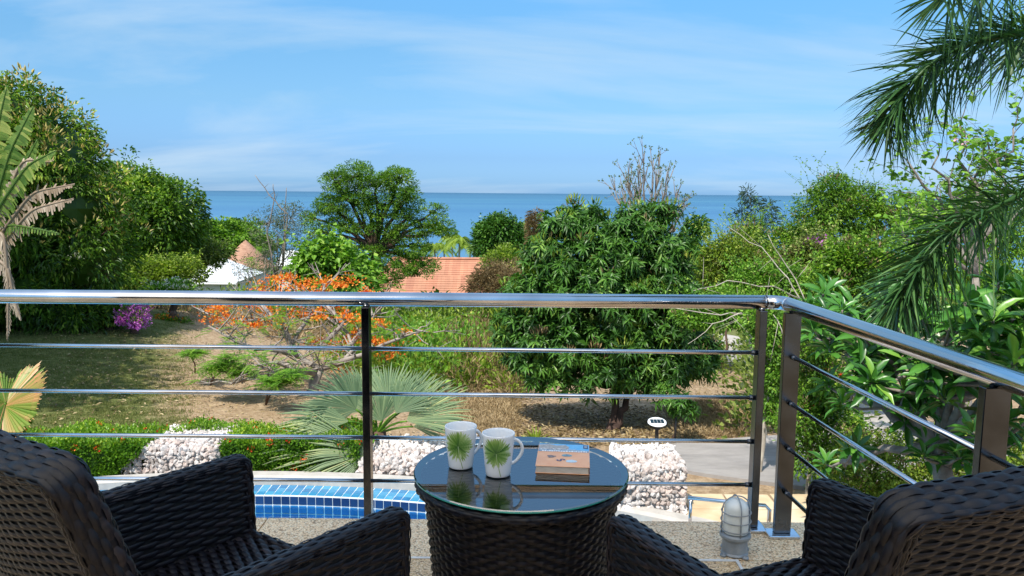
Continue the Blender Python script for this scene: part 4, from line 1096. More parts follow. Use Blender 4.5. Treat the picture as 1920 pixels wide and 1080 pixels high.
# ---- middle thickets
mb = MB(); dome_mass(mb, [(330, 1000, 30, 46)], 380, 1.5, 1.2, 90, 0.22, 0.11, tonec=0.5); stuff(mb, 'lime_thicket', M['lime'], 'yellow green scrub behind the flame tree')
mb = MB(); dome_mass(mb, [(690, 960, 17, 30), (640, 760, 20, 30)], 300, 1.05, 0.85, 110, 0.14, 0.07, tonec=0.5); stuff(mb, 'green_scrub', M['lime'], 'yellow green scrub left of the dark mango tree')
mb = MB(); dome_mass(mb, [(690, 900, 19, 30), (740, 800, 16, 22)], 110, 1.35, 0.9, 110, 0.15, 0.08, tonec=0.45); stuff(mb, 'leafy_scrub', M['bright'], 'fresh green scrub behind the silver fan palm')
mb = MB(); dome_mass(mb, [(840, 1010, 16, 34), (870, 1000, 30, 44)], 260, 1.3, 0.8, 80, 0.24, 0.022, tonec=0.5); stuff(mb, 'dry_brush', M['dry'], 'tan dry brush beside the dark mango tree')
mb = MB(); dome_mass(mb, [(300, 700, 24, 40)], 260, 0.5, 0.6, 80, 0.22, 0.02, tonec=0.6); dome_mass(mb, [(840, 960, 13, 18), (1290, 1420, 13, 17)], 420, 0.16, 0.35, 50, 0.10, 0.010, tonec=0.55); stuff(mb, 'straw_grass', M['straw'], 'dry straw coloured grass on the bare soil', 'grass')
mb = MB(); dome_mass(mb, [(1420, 1580, 13, 34), (1290, 1340, 20, 34)], 230, 1.2, 1.0, 90, 0.15, 0.08, tonec=0.5); stuff(mb, 'olive_scrub', M['olive'], 'olive scrub along the dusty road')
mb = MB(); dome_mass(mb, [(-250, 360, 11.9, 24)], 9000, 0.07, 0.22, 9, 0.07, 0.009, BLADE, blade=True, tonec=0.45)
dome_mass(mb, [(-200, 330, 11.9, 20)], 6000, 0.07, 0.2, 10, 0.07, 0.009, BLADE, blade=True, tonec=0.35); stuff(mb, 'lawn_grass', M['grass'], 'short patchy lawn grass on the left mound', 'grass')
# fallen leaves and pale pebbles
mb = MB(); n = 5200; u = rng.uniform(60, 1420, n); d = np.sqrt(rng.uniform(11.8 ** 2, 22 ** 2, n)); x = (u - 960) / FPX * d; z = terrain(x, d) + 0.035
leaves(mb, LEAF, np.stack([x, d, z], -1), rand_unit(n) * (1, 1, 0.2), np.array([0, 0, 1.0]) + rand_unit(n) * 0.4, rng.uniform(0.05, 0.12, n), rng.uniform(0.02, 0.045, n), rng.uniform(0, 1, n) ** 0.7)
n = 5000; u = rng.uniform(880, 1330, n); d = np.sqrt(rng.uniform(12.2 ** 2, 16 ** 2, n)); x = (u - 960) / FPX * d; z = terrain(x, d) + 0.035
leaves(mb, LEAF, np.stack([x, d, z], -1), rand_unit(n) * (1, 1, 0.2), np.array([0, 0, 1.0]) + rand_unit(n) * 0.4, rng.uniform(0.06, 0.14, n), rng.uniform(0.02, 0.045, n), rng.uniform(0, 1, n))
stuff(mb, 'leaf_litter', M['dry'], 'dry fallen leaves strewn over the soil', 'fallen leaves')

# ---- named trees
UP = lambda zmin: (lambda c: c[2] > zmin)
leafy('mango_tree', 'huge dark green mango tree with yellowish blossom at the left edge of the lawn', 'tree', gx(40, 21.5),
      [blob(*b, 21.5, r_) for b, r_ in (((20, 235, 90, 75), 1.6), ((-60, 300, 120, 140), 2.0), ((95, 310, 85, 95), 1.6), ((150, 390, 70, 85), 1.4), ((60, 430, 110, 110), 2.0), ((165, 480, 78, 75), 1.4), ((60, 540, 110, 70), 1.8), ((-60, 500, 120, 120), 2.0), ((130, 580, 75, 40), 1.2), ((10, 590, 90, 38), 1.2))],
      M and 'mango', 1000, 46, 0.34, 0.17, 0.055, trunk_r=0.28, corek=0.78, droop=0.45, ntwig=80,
      front=0.3, shoots=160, shoot_len=0.7, accents=[('yellow_leaves', 'lime', 0.12, 0.17, 0.05, lambda c: True), ('blossom', 'blossom', 0.42, 0.17, 0.05, lambda c: c[2] > -0.2)])
leafy('broadleaf_tree', 'rounded deep green tree just right of the huge mango tree, sea behind its edge', 'tree', gx(290, 33),
      [blob(*b, 33, 2.0) for b in ((225, 385, 62, 68), (285, 390, 55, 58), (330, 405, 42, 58), (240, 450, 70, 50), (310, 440, 55, 45), (200, 470, 60, 60))],
      'mango', 620, 42, 0.42, 0.20, 0.09, trunk_r=0.25, corek=0.74, droop=0.3, shoots=70, shoot_len=0.8)
leafy('umbrella_tree', 'flat topped light green tree behind the conical thatched roof', 'tree', gx(425, 78),
      [blob(425, 440, 60, 26, 78, 4), blob(385, 456, 45, 20, 78, 3), blob(460, 458, 45, 20, 78, 3), blob(420, 470, 70, 18, 76, 3)], 'mid', 300, 40, 0.9, 0.45, 0.2, corek=0.75, flat=0.35, trunk_r=0.25)
leafy('shade_tree', 'tall airy spreading tree with clumped foliage left of the orange tiled roof', 'tree', gx(700, 40),
      [blob(*b, 40, 1.0) for b in ((632, 345, 24, 24), (672, 330, 26, 24), (705, 345, 30, 24), (748, 338, 26, 24), (762, 370, 26, 26), (622, 385, 24, 18), (665, 380, 32, 22), (718, 388, 34, 24), (765, 408, 28, 20), (640, 422, 24, 13), (690, 427, 28, 15), (740, 442, 30, 18), (812, 398, 24, 13), (800, 425, 26, 14), (835, 430, 16, 14), (775, 462, 32, 22), (588, 410, 20, 10), (598, 432, 22, 12), (650, 462, 26, 13), (700, 478, 30, 18), (745, 495, 34, 26), (790, 495, 26, 22), (670, 505, 30, 22), (720, 525, 34, 20))],
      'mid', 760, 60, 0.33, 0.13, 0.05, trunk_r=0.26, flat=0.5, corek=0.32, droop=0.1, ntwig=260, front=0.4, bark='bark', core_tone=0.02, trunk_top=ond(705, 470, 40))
leafy('broadleaf_shrub', 'bright green shrub with large heart shaped leaves in front of the airy spreading tree', 'shrub', gx(620, 29),
      [blob(*b, 29, 0.8) for b in ((615, 478, 38, 26), (585, 500, 30, 22), (655, 500, 34, 22), (610, 520, 48, 22), (668, 525, 30, 18))], 'bright', 150, 20, 0.36, 0.24, 0.18, corek=0.4, droop=0.35, trunk_r=0.07, shoots=40, shoot_len=0.9, ntwig=30)
leafy('sapling', 'slim grey green feathery tree with a leaning bare tip against the sea', 'tree', gx(520, 30),
      [blob(*b, 30, 0.7) for b in ((500, 420, 30, 26), (545, 408, 28, 26), (520, 450, 42, 30), (560, 455, 30, 26), (495, 480, 34, 26), (540, 500, 40, 26), (455, 505, 26, 18))], 'grey', 230, 24, 0.28, 0.10, 0.028, corek=0, droop=0.2, trunk_r=0.06, bark='bark_grey', ntwig=160, front=0.2)
leafy('thicket_shrub', 'brownish olive shrub below the rounded deep green tree', 'shrub', gx(330, 36), [blob(*b, 36, 1.0) for b in ((345, 475, 50, 26), (395, 478, 32, 22), (290, 480, 42, 32))], 'olive', 220, 36, 0.36, 0.18, 0.07, corek=0.7)
leafy('round_shrub', 'rounded yellow green shrub left of the white roof', 'shrub', gx(300, 28), [blob(*b, 28, 0.8) for b in ((290, 515, 45, 28), (340, 512, 36, 24), (262, 525, 28, 22))], 'lime', 230, 34, 0.28, 0.14, 0.06, corek=0.6, shoots=50, shoot_len=0.7)
leafy('flowering_shrub', 'low green shrub dotted with white flowers above the handrail', 'shrub', gx(325, 25), [blob(325, 542, 40, 12, 25, 0.5)], 'bright', 60, 24, 0.2, 0.12, 0.07, corek=0.6,
      accents=[('blossom', 'white_flower', 0.5, 0.06, 0.05, lambda c: True)])
leafy('bougainvillea', 'vivid magenta bougainvillea bush at the edge of the lawn mound', 'shrub', gx(250, 21.5), [blob(254, 587, 20, 14, 21.5, 0.4), blob(238, 592, 16, 11, 21.5, 0.4), blob(260, 600, 13, 11, 21.3, 0.3)], 'magenta', 120, 26, 0.13, 0.055, 0.045, corek=0.35, shoots=30, shoot_len=0.35, accents=[('green_leaves', 'mid', 0.3, 0.08, 0.04, lambda c: True)])
leafy('dark_shrub', 'dark green shrub between the huge mango tree and the magenta bush', 'shrub', gx(205, 21.5), [blob(203, 586, 30, 18, 21.8, 0.5)], 'mango', 90, 34, 0.2, 0.12, 0.06, corek=0.7)
leafy('small_shrub', 'small round shrub beside the magenta bougainvillea', 'shrub', gx(325, 24), [blob(312, 603, 22, 9, 24, 0.4), blob(340, 606, 16, 8, 24, 0.3)], 'mid', 60, 30, 0.14, 0.10, 0.04, corek=0.6,
      accents=[('blossom', 'orange', 0.2, 0.06, 0.04, lambda c: True)])
leafy('dark_tree', 'dark round tree beside the dry brown tree, in front of the sea', 'tree', gx(925, 88), [blob(*b, 88, 2.0) for b in ((925, 438, 26, 26), (945, 425, 22, 16), (912, 462, 18, 18), (960, 450, 26, 22))], 'mango_dark', 260, 34, 0.9, 0.42, 0.2, corek=0.7, trunk_r=0.3, shoots=40, shoot_len=1.5)
leafy('rounded_bush', 'pale olive bush right of the orange tiled roof', 'shrub', gx(960, 50), [blob(*b, 50, 1.5) for b in ((950, 490, 34, 22), (985, 500, 30, 26))], 'lime', 160, 34, 0.5, 0.25, 0.1, corek=0.7)
leafy('dry_shrub', 'tan dry shrub between the orange roof and the dark mango tree', 'shrub', gx(960, 34), [blob(*b, 34, 1.0) for b in ((958, 526, 50, 32), (925, 540, 40, 24), (985, 560, 30, 30), (915, 515, 16, 14))], 'dry', 240, 40, 0.4, 0.22, 0.02, corek=0.45, bark='twig', ntwig=120)
leafy('dead_tree', 'narrow dry brown tree rising beside the dark round tree', 'tree', gx(1003, 70), [blob(1003, 430, 9, 34, 70, 0.5), blob(1012, 455, 12, 18, 70, 0.5)], 'dry', 110, 30, 0.4, 0.4, 0.04, corek=0.4, bark='twig', trunk_r=0.12)
leafy('mango_tree', 'dark green mango tree with long drooping leaves on the dry slope behind the table', 'tree', gx(1145, 13.5),
      [blob(*b, 14.2, r_) for b, r_ in (((1055, 425, 42, 38), .5), ((1098, 408, 30, 26), .4), ((1205, 420, 46, 34), .5), ((1240, 400, 22, 18), .3), ((1150, 470, 95, 46), .9), ((1040, 480, 62, 44), .7), ((1245, 480, 50, 46), .7), ((1005, 540, 56, 36), .8), ((1120, 550, 130, 60), 1.2), ((1240, 560, 72, 60), 1.0), ((980, 610, 52, 46), .8), ((1090, 632, 120, 52), 1.3), ((1225, 632, 90, 50), 1.1), ((1010, 668, 56, 34), .9), ((1120, 680, 90, 34), 1.1), ((1235, 672, 76, 36), 1.0), ((1298, 655, 40, 34), .7), ((1150, 440, 50, 30), .6), ((1130, 712, 66, 20), .8), ((1030, 700, 50, 22), .8), ((1225, 704, 56, 20), .8))],
      'mango_dark', 1250, 3, 0.13, 0.175, 0.038, tpl=LEAF_L, trunk_r=0.10, mode='whorl', corek=0.6, droop=0.32, nl=9, forks=2, bark='bark_red', ntwig=120, front=0.75, trunk_top=ond(1150, 735, 14.0), shoots=50, shoot_len=0.35, accents=[('old_leaves', 'dry', 0.02, 0.13, 0.03, lambda c: True), ('young_leaves', 'lime', 0.05, 0.13, 0.03, lambda c: True)])
leafy('round_tree', 'small dark tree cluster just right of the top of the drooping mango tree', 'tree', gx(1310, 24), [blob(1308, 428, 16, 20, 24, 0.3), blob(1290, 470, 26, 26, 24, 0.5), blob(1305, 510, 30, 30, 24, 0.5)], 'mango_dark', 150, 26, 0.2, 0.16, 0.05, corek=0.6, droop=0.4)
leafy('young_tree', 'thin young tree tied to a dark stake behind the solar garden light', 'tree', gx(1271, 12.6), [blob(1262, 745, 38, 14, 12.6, 0.28), blob(1280, 765, 24, 12, 12.6, 0.25)], 'mango_dark', 40, 3, 0.07, 0.12, 0.03, tpl=LEAF_L, mode='whorl', nl=7, trunk_r=0.018, corek=0, droop=0.4)
leafy('casuarina_tree', 'blue green needle tree in front of the sea, right of the bare tree', 'tree', gx(1410, 85), [blob(*b, 85, 1.0) for b in ((1403, 366, 8, 14), (1414, 388, 12, 12), (1390, 400, 12, 10), (1442, 388, 6, 12), (1405, 422, 26, 12), (1448, 418, 16, 12))], 'fir', 110, 12, 0.55, 0.6, 0.045, corek=0, trunk_r=0.14, ntwig=90, front=0.2)

# bare candelabra tree
def bare_tree():
    b = gx(1216, 42); t = thing('bare_tree', 'leafless grey tree with upswept branches against the sky', 'tree', b)
    mb = MB(); f0 = ond(1213, 462, 42); limb(mb, b, f0, 0.30, 0.20, 0, 7, 7, 0.02)
    tips = []; r_ = np.random.default_rng(3)
    for k in range(15):
        a = (k + 0.5) / 15; u = 1150 + 140 * a + r_.uniform(-6, 6); top = 285 + 95 * abs(a - 0.42) ** 1.3 * 2.0 + r_.uniform(-4, 14)
        e = ond(u, top, 42 + r_.uniform(-2.2, 2.2)); s = ond(1213 + (a - 0.5) * 16, 455 + r_.uniform(-25, 20), 42)
        m = s * 0.5 + e * 0.5 + np.array([(e[0] - s[0]) * 0.33, 0, -0.3])
        q = np.linspace(0, 1, 9)[:, None]; P = (1 - q) ** 2 * s + 2 * q * (1 - q) * m + q ** 2 * e; P[1:-1] += r_.normal(0, 0.05, (7, 3))
        mb.tube(P, np.linspace(0.085, 0.018, 9), 5)
        for w in range(9):
            i = r_.integers(2, 8); dd = unit(P[i] - P[i - 1] + r_.normal(0, 0.16, 3) + np.array([(a - 0.5) * 0.3 + r_.normal(0, 0.16), r_.normal(0, 0.15), 0.12]))
            ln = r_.uniform(0.5, 1.25); Q = P[i] + dd * np.linspace(0, ln, 4)[:, None] + np.array([0, 0, 1]) * (np.linspace(0, 1, 4)[:, None] ** 2) * 0.18
            mb.tube(Q, np.linspace(0.028, 0.011, 4), 4); tips.append(Q[-1])
            if r_.random() < 0.6:
                Q2 = Q[2] + unit(dd + r_.normal(0, 0.45, 3)) * np.linspace(0, 0.5, 3)[:, None]; mb.tube(Q2, 0.011, 3); tips.append(Q2[-1])
        tips.append(e)
    mb.build('trunk', M['bark_grey'], t, True, world=True)
    mb = MB(); P = np.repeat(np.array(tips), 6, 0) + rand_unit(len(tips) * 6) * 0.05
    leaves(mb, LEAF, P, rand_unit(len(P)) + np.array([0, 0, 0.5]), rand_unit(len(P)), 0.12, 0.06, rng.uniform(0, 0.6, len(P))); mb.build('leaf_tufts', M['olive'], t, world=True, kind='stuff')
bare_tree()

# leaning bare tip of the slim tree and other dry sticks
def sticks(name, label, segs, mat, r0, cat='branch'):
    base = ond(*segs[0][0]); t = thing(name, label, cat, base); mb = MB()
    for s in segs:
        P = np.array([ond(*q) for q in s]); k = np.linspace(0, len(P) - 1, (len(P) - 1) * 3 + 1); Q = np.stack([np.interp(k, np.arange(len(P)), P[:, i]) for i in range(3)], -1)
        Q[1:-1] += rng.normal(0, 0.02, Q[1:-1].shape)
        mb.tube(Q, np.linspace(r0, r0 * 0.35, len(Q)), 5)
        for w in range(4):
            i = rng.integers(2, len(Q)); mb.tube(Q[i - 1] + unit(rand_unit(1)[0] + np.array([0, 0, 0.4])) * np.linspace(0, 0.5, 3)[:, None] * rng.uniform(0.5, 1.2), [r0 * 0.3, r0 * 0.22, r0 * 0.12], 4)
    mb.build('branches', mat, t, True, world=True); return t
sticks('bare_sapling', 'thin bare stems poking up over the slim grey green tree', [[(525, 545, 29.5), (540, 400, 29.5), (505, 365, 29.5), (478, 328, 29.5)], [(530, 500, 29.5), (534, 420, 29.5), (537, 352, 29.5)], [(520, 540, 29.5), (500, 440, 29.5), (515, 370, 29.5), (512, 345, 29.5)]], M['bark_grey'], 0.035, 'sapling')

# ---- flame tree (low, spreading) with orange flowers
def flame_tree():
    D0 = 17.0; b = np.array([*ont(585, 745)]); b = gx(585, 16.6)
    t = thing('flame_tree', 'low spreading flame tree with bare grey limbs and orange flower clusters', 'tree', b)
    mb = MB(); L_ = lambda pts, r0, r1: mb.tube(np.array([ond(*p) for p in pts]) + rng.normal(0, 0.03, (len(pts), 3)), np.linspace(r0, r1, len(pts)), 6)
    mb.tube([b - (0, 0, .1), ond(588, 720, 16.7), ond(600, 690, 16.8)], [0.12, 0.11, 0.10], 8)
    mains = [[(600, 690, 16.8), (570, 680, 16.9), (550, 655, 17), (532, 620, 17.2), (500, 600, 17.4), (450, 600, 17.6), (400, 592, 17.8), (372, 580, 18)],
             [(560, 670, 17), (530, 650, 16.6), (480, 655, 16.4), (440, 640, 16.2), (390, 610, 16)],
             [(600, 690, 16.8), (640, 680, 17), (660, 655, 17.2), (650, 620, 17.5), (610, 590, 17.8), (560, 575, 18)],
             [(620, 685, 16.8), (680, 665, 16.8), (720, 640, 17), (760, 628, 17.2), (790, 622, 17.3)],
             [(545, 650, 17), (560, 620, 17.6), (580, 590, 18.2), (575, 560, 18.8), (540, 535, 19.2)],
             [(650, 650, 17.2), (680, 620, 17.8), (700, 590, 18.2), (690, 555, 18.6)],
             [(590, 700, 16.6), (540, 690, 16.2), (500, 700, 15.8), (450, 715, 15.4), (425, 720, 15.2)],
             [(532, 620, 17.2), (500, 580, 17.6), (480, 560, 18), (430, 575, 18.2)],
             [(600, 690, 16.8), (560, 700, 16.4), (520, 680, 15.9), (470, 690, 15.5)],
             [(610, 640, 17.2), (640, 610, 17.4), (600, 560, 18), (610, 535, 18.4)]]
    J = []
    for m in mains:
        L_(m, 0.062, 0.018); P = [ond(*p) for p in m]
        for q in range(len(P) - 1):
            for _ in range(4):
                s = P[q] + (P[q + 1] - P[q]) * rng.random(); dd = unit(rand_unit(1)[0] * (1, 0.6, 0.5) + np.array([0, 0, 0.35])); ln = rng.uniform(0.35, 1.0)
                Q = s + dd * np.linspace(0, ln, 4)[:, None] + rng.normal(0, 0.03, (4, 3)); mb.tube(Q, np.linspace(0.02, 0.007, 4), 4, cap=False); J.append(Q[-1])
                for _ in range(2):
                    Q2 = Q[2] + unit(dd + rand_unit(1)[0]) * np.linspace(0, ln * 0.5, 3)[:, None]; mb.tube(Q2, [0.01, 0.007, 0.004], 3, cap=False); J.append(Q2[-1])
    mb.build('limbs', noise_mat('silvery_bark', [(0.3, (0.16, 0.13, 0.11)), (0.7, (0.38, 0.33, 0.29))], 5, 0.85), t, True, world=True)
    fl = [(410, 578), (398, 582), (430, 572), (446, 602), (500, 582), (520, 522), (540, 520), (556, 532), (492, 541), (515, 552), (600, 580), (625, 576), (640, 592), (655, 596), (682, 600), (608, 640), (640, 643), (662, 636), (722, 641), (712, 610), (768, 624), (740, 652), (545, 586), (655, 530), (632, 538), (612, 528), (700, 640), (598, 597), (575, 590), (640, 700), (690, 548), (470, 575), (520, 600), (735, 670), (480, 610), (410, 596), (588, 640), (625, 655), (548, 560), (672, 620), (570, 545), (600, 552)]
    mb = MB()
    for u, v in fl:
        c = ond(u + rng.uniform(-4, 4), v + rng.uniform(-3, 3), 17.3 + rng.uniform(-0.6, 1.4)); n = rng.integers(50, 170)
        o = rand_unit(n) * rng.uniform(0.1, 1.1, n)[:, None] * np.array([0.30, 0.25, 0.13]) * rng.uniform(0.5, 1.45)
        leaves(mb, LEAF, c + o, o + rand_unit(n) * 0.12 + np.array([0, 0, 0.1]), rand_unit(n), 0.065, 0.042, rng.uniform(0, 1, n))
    mb.build('flower_clusters', M['orange'], t, world=True, kind='stuff')
    mb = MB(); k = rng.choice(len(J), 95); P = np.array(J)[k]
    for p in P:
        for _ in range(3):      # feathery leaves: a stalk with rows of leaflets
            dd = unit(rand_unit(1)[0] * (1, 1, 0.3)); s = np.linspace(0.1, 0.38, 9); q = p + dd * s[:, None]; q[:, 2] -= s ** 2 * 0.5; sd = unit(np.cross(dd, (0, 0, 1)))
            for w in (-1, 1): leaves(mb, LEAF, q, np.repeat((dd * 0.4 + sd * w)[None], 9, 0), np.repeat(np.array([[0, 0, 1.0]]), 9, 0), 0.085, 0.028, rng.uniform(0.2, 0.9, 9))
    mb.build('feathery_leaves', M['bright'], t, world=True, kind='stuff')
flame_tree()

def feathery(label, d, blobs_, base):
    t = thing('flame_tree_seedling', label, 'sapling', base, 0, 'young feathery saplings on the bare soil'); mb = MB(); tb = MB()
    for (u, v, ru, rv) in blobs_:
        c, r = blob(u, v, ru, rv, d, 0.35); limb(tb, base, c, 0.02, 0.01, 0.1, 6, 5)
        for k in range(5):
            limb(tb, c, c + rand_unit(1)[0] * r * 0.8, 0.01, 0.005, 0.02, 4, 4)
        for k in range(int(ru * 4.2)):
            dd = unit(rand_unit(1)[0] * (1, 1, 0.28)); p = c + rand_unit(1)[0] * r * rng.uniform(0.2, 0.95); s = np.linspace(0.02, 0.26, 8); q = p + dd * s[:, None]; q[:, 2] -= s ** 2 * 0.7; sd = unit(np.cross(dd, (0, 0, 1)))
            tn = rng.normal(0.5, 0.2)
            for w in (-1, 1): leaves(mb, LEAF, q, np.repeat((dd * 0.4 + sd * w)[None], 8, 0), np.repeat(np.array([[0, 0, 1.0]]), 8, 0), 0.065, 0.022, np.clip(tn + rng.normal(0, 0.12, 8), 0, 1))
    tb.build('stem', M['bark'], t, True, world=True); mb.build('leaves', M['bright'], t, world=True, kind='stuff')
feathery('small feathery sapling with forked stem, farthest left on the lawn edge', 17.0, [(362, 662, 26, 8)], ont(366, 700))
feathery('bushy bright feathery sapling in the middle of the lawn edge', 15.6, [(425, 680, 36, 22), (448, 695, 22, 20), (402, 690, 16, 10)], ont(395, 722))
feathery('feathery sapling nearest the silver fan palm', 14.8, [(520, 715, 38, 12), (545, 702, 24, 10)], ont(498, 760))

# ---- silver fan palm
def fan_leaf(parent, hub, tip, face, spread, nseg, mat, W0=0.045, name='fan_leaf', droop=0.12, free=0.55, tonec=0.5, root=None, cup=0.12, pet_mat='bright', pr=0.012, short=0.62):
    hub = np.asarray(hub, float); tip = np.asarray(tip, float); Lr = np.linalg.norm(tip - hub); ax = unit(tip - hub); nn = unit(face - ax * np.dot(face, ax)); sd = np.cross(nn, ax)
    mb = MB(); a = np.linspace(-spread / 2, spread / 2, nseg); da = spread / nseg
    for k, an in enumerate(a):
        L = Lr * (1 - (1 - short) * (abs(an) / (spread / 2)) ** 2) * rng.uniform(0.9, 1.05)
        d_ = math.cos(an) * ax + math.sin(an) * sd; s_ = -math.sin(an) * ax + math.cos(an) * sd
        s = np.array([0.02, 0.3, free, 0.78, 1.0]) * L; w = np.array([s[0] * da * 0.5, s[1] * da * 0.5, s[2] * da * 0.5, s[2] * da * 0.42, 0.0015])
        c = hub + d_ * s[:, None] + nn * (cup * Lr * np.cos(an * 0.0) * (s / Lr)[:, None] ** 2 * (abs(an) / (spread / 2)) ** 1.5)
        c[:, 2] -= droop * Lr * (s / Lr) ** 2.5 * rng.uniform(0.5, 1.6)
        fold = w * 0.55
        l = c - s_ * w[:, None] - nn * fold[:, None] * 0.6; r = c + s_ * w[:, None] - nn * fold[:, None] * 0.6; m = c + nn * fold[:, None] * 0.6
        tn = np.clip(rng.normal(tonec, 0.17), 0, 1); tt = np.clip(tn + np.array([0.1, 0, 0, 0.08, 0.3]), 0, 1)
        mb.grid(np.stack([l, m, r], 1), np.repeat(tt[:, None], 3, 1))
    o = mb.build(name, M[mat], parent, world=True)
    if root is not None:
        mb = MB(); q = np.linspace(0, 1, 8)[:, None]; root = np.asarray(root, float); mid = (root + hub) / 2 + np.array([0, 0, 0.12 * np.linalg.norm(hub - root)])
        mb.tube((1 - q) ** 2 * root + 2 * q * (1 - q) * mid + q ** 2 * hub, np.linspace(pr * 1.5, pr, 8), 7); mb.build('petiole', M[pet_mat], parent, True, world=True)
    return o
def fan_palm():
    b = gx(705, 10.6); b[2] = terrain(b[0], 10.6); t = thing('fan_palm', 'silvery green fan palm spreading beside the middle pile of white stones', 'palm', b)
    mb = MB(); mb.tube([b - (0, 0, .1), b + (0, 0, 0.3), b + (0.02, 0, 0.55)], [0.13, 0.14, 0.10], 10); mb.build('trunk', M['bark'], t, True, world=True)
    r0 = b + np.array([0, 0, 0.5]); cam_dir = np.array([0, -1, 0.35])
    for (hu, hv, hd), (tu, tv, td), sp, ns, tc in (((668, 768, 10.3), (575, 715, 10.0), 2.3, 44, 0.45), ((700, 752, 10.9), (668, 680, 11.3), 1.7, 36, 0.5), ((728, 765, 10.6), (742, 668, 11.2), 1.9, 40, 0.5),
                                          ((742, 775, 10.2), (800, 690, 10.3), 1.6, 34, 0.4), ((762, 790, 10.2), (880, 725, 10.4), 1.5, 36, 0.62), ((690, 845, 9.95), (495, 805, 9.9), 0.9, 26, 0.7), ((690, 852, 9.9), (560, 868, 9.6), 1.5, 34, 0.62),
                                          ((655, 790, 10.1), (520, 770, 10.0), 1.0, 22, 0.55), ((775, 800, 10.7), (850, 790, 10.9), 1.3, 24, 0.5), ((690, 770, 10.8), (610, 690, 11.2), 1.8, 38, 0.35), ((755, 770, 10.9), (850, 700, 11.2), 1.6, 36, 0.4), ((715, 790, 10.5), (700, 720, 10.6), 2.2, 36, 0.3), ((700, 830, 10.1), (590, 830, 10.0), 1.3, 30, 0.5)):
        fan_leaf(t, ond(hu, hv, hd), ond(tu, tv, td), free=0.66, face=cam_dir + rng.normal(0, 0.18, 3), spread=sp, nseg=ns, mat='bismarck', root=r0, droop=0.14, tonec=tc)
fan_palm()
def spiky(u, v, label, n=26, L=0.4):
    b = ont(u, v); t = thing('spiky_plant', label, 'plant', b); mb = MB()
    a = rng.uniform(0, 2 * PI, n * 3); e = rng.uniform(0.15, 1.3, n * 3)
    D = np.stack([np.cos(a) * np.cos(e), np.sin(a) * np.cos(e), np.sin(e)], -1)
    leaves(mb, BLADE, np.repeat(b[None], n * 3, 0), D, rand_unit(n * 3) + np.array([0, 0, 1.0]), rng.uniform(0.7, 1.1, n * 3) * L, 0.03, rng.uniform(0.5, 1, n * 3), 0.15)
    mb.build('blades', M['lime'], t, world=True, kind='stuff')
spiky(1005, 832, 'spiky yellow green rosette behind the glass table', L=0.36)
spiky(1045, 838, 'smaller spiky rosette right of the yellow green one behind the table', 14, 0.24)

# ---- clipped ixora hedge along the pool
def hedge():
    a0, a1 = -0.60, 0.095; base = ring_pt(np.array([-0.2]), PR + 0.8, PZ - 0.15)[0]
    t = thing('hedge', 'clipped green hedge with red flowers curving along the pool', 'hedge', base)
    def prof(n):
        a = rng.uniform(a0, a1, n); s = rng.uniform(0, 1, n); h = 0.43; d = 0.95
        lump = 0.035 * np.sin(a * 43) + 0.03 * np.sin(a * 97 + 1) ; hh = h + lump + 0.02 * np.sin(a * 17)
        front = s < 0.42; q = np.where(front, s / 0.42, (s - 0.42) / 0.58)
        r = np.where(front, PR + 0.33 + 0.04 * q - 0.03 * np.sin(a * 61), PR + 0.35 + d * q); z = np.where(front, PZ - 0.12 + (hh + 0.08) * q ** 0.9, PZ - 0.04 + hh - 0.06 * q ** 2)
        nr = np.where(front, -1.0, -0.12); nz = np.where(front, 0.25, 1.0)
        P = ring_pt(a, r, 0); P[:, 2] = z
        Nn = np.stack([np.sin(a) * nr, np.cos(a) * nr, nz], -1); ok = ~((P[:, 0] > -4.98 + 1.2 * np.clip(P[:, 2] - PZ, 0, 0.3)) & (P[:, 0] < -3.70) & (r < PR + 0.92)); return P[ok], unit(Nn)[ok], front[ok], a[ok]
    P, Nn, fr, a = prof(52000)
    P += Nn * rng.normal(0, 0.03, len(P))[:, None] + rand_unit(len(P)) * 0.015
    tone = 0.48 + 0.2 * np.sin(a * 70 + P[:, 2] * 20) * 0.5 + rng.normal(0, 0.17, len(P)) + np.where(fr, -0.16, 0.14)  # lit top and shaded front put into the leaf tone
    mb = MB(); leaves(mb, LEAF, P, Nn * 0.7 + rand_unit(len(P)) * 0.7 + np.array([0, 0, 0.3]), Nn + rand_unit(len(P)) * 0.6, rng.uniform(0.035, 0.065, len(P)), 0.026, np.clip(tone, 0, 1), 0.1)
    
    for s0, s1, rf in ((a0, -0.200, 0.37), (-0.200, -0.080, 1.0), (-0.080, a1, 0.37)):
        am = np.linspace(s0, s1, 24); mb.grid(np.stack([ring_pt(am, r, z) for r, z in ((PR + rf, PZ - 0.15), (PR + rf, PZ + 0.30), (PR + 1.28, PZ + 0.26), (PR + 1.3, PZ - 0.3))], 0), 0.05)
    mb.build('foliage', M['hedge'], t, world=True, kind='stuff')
    P, Nn, fr, a = prof(110); mb = MB()
    for p, nn in zip(P, Nn):
        k = 16; o = rand_unit(k) * 0.028; leaves(mb, LEAF, p + nn * 0.035 + o, o + nn * 0.02, rand_unit(k), 0.03, 0.022, rng.uniform(0, 1, k))
    mb.build('flower_heads', M['red'], t, world=True, kind='stuff')
hedge()

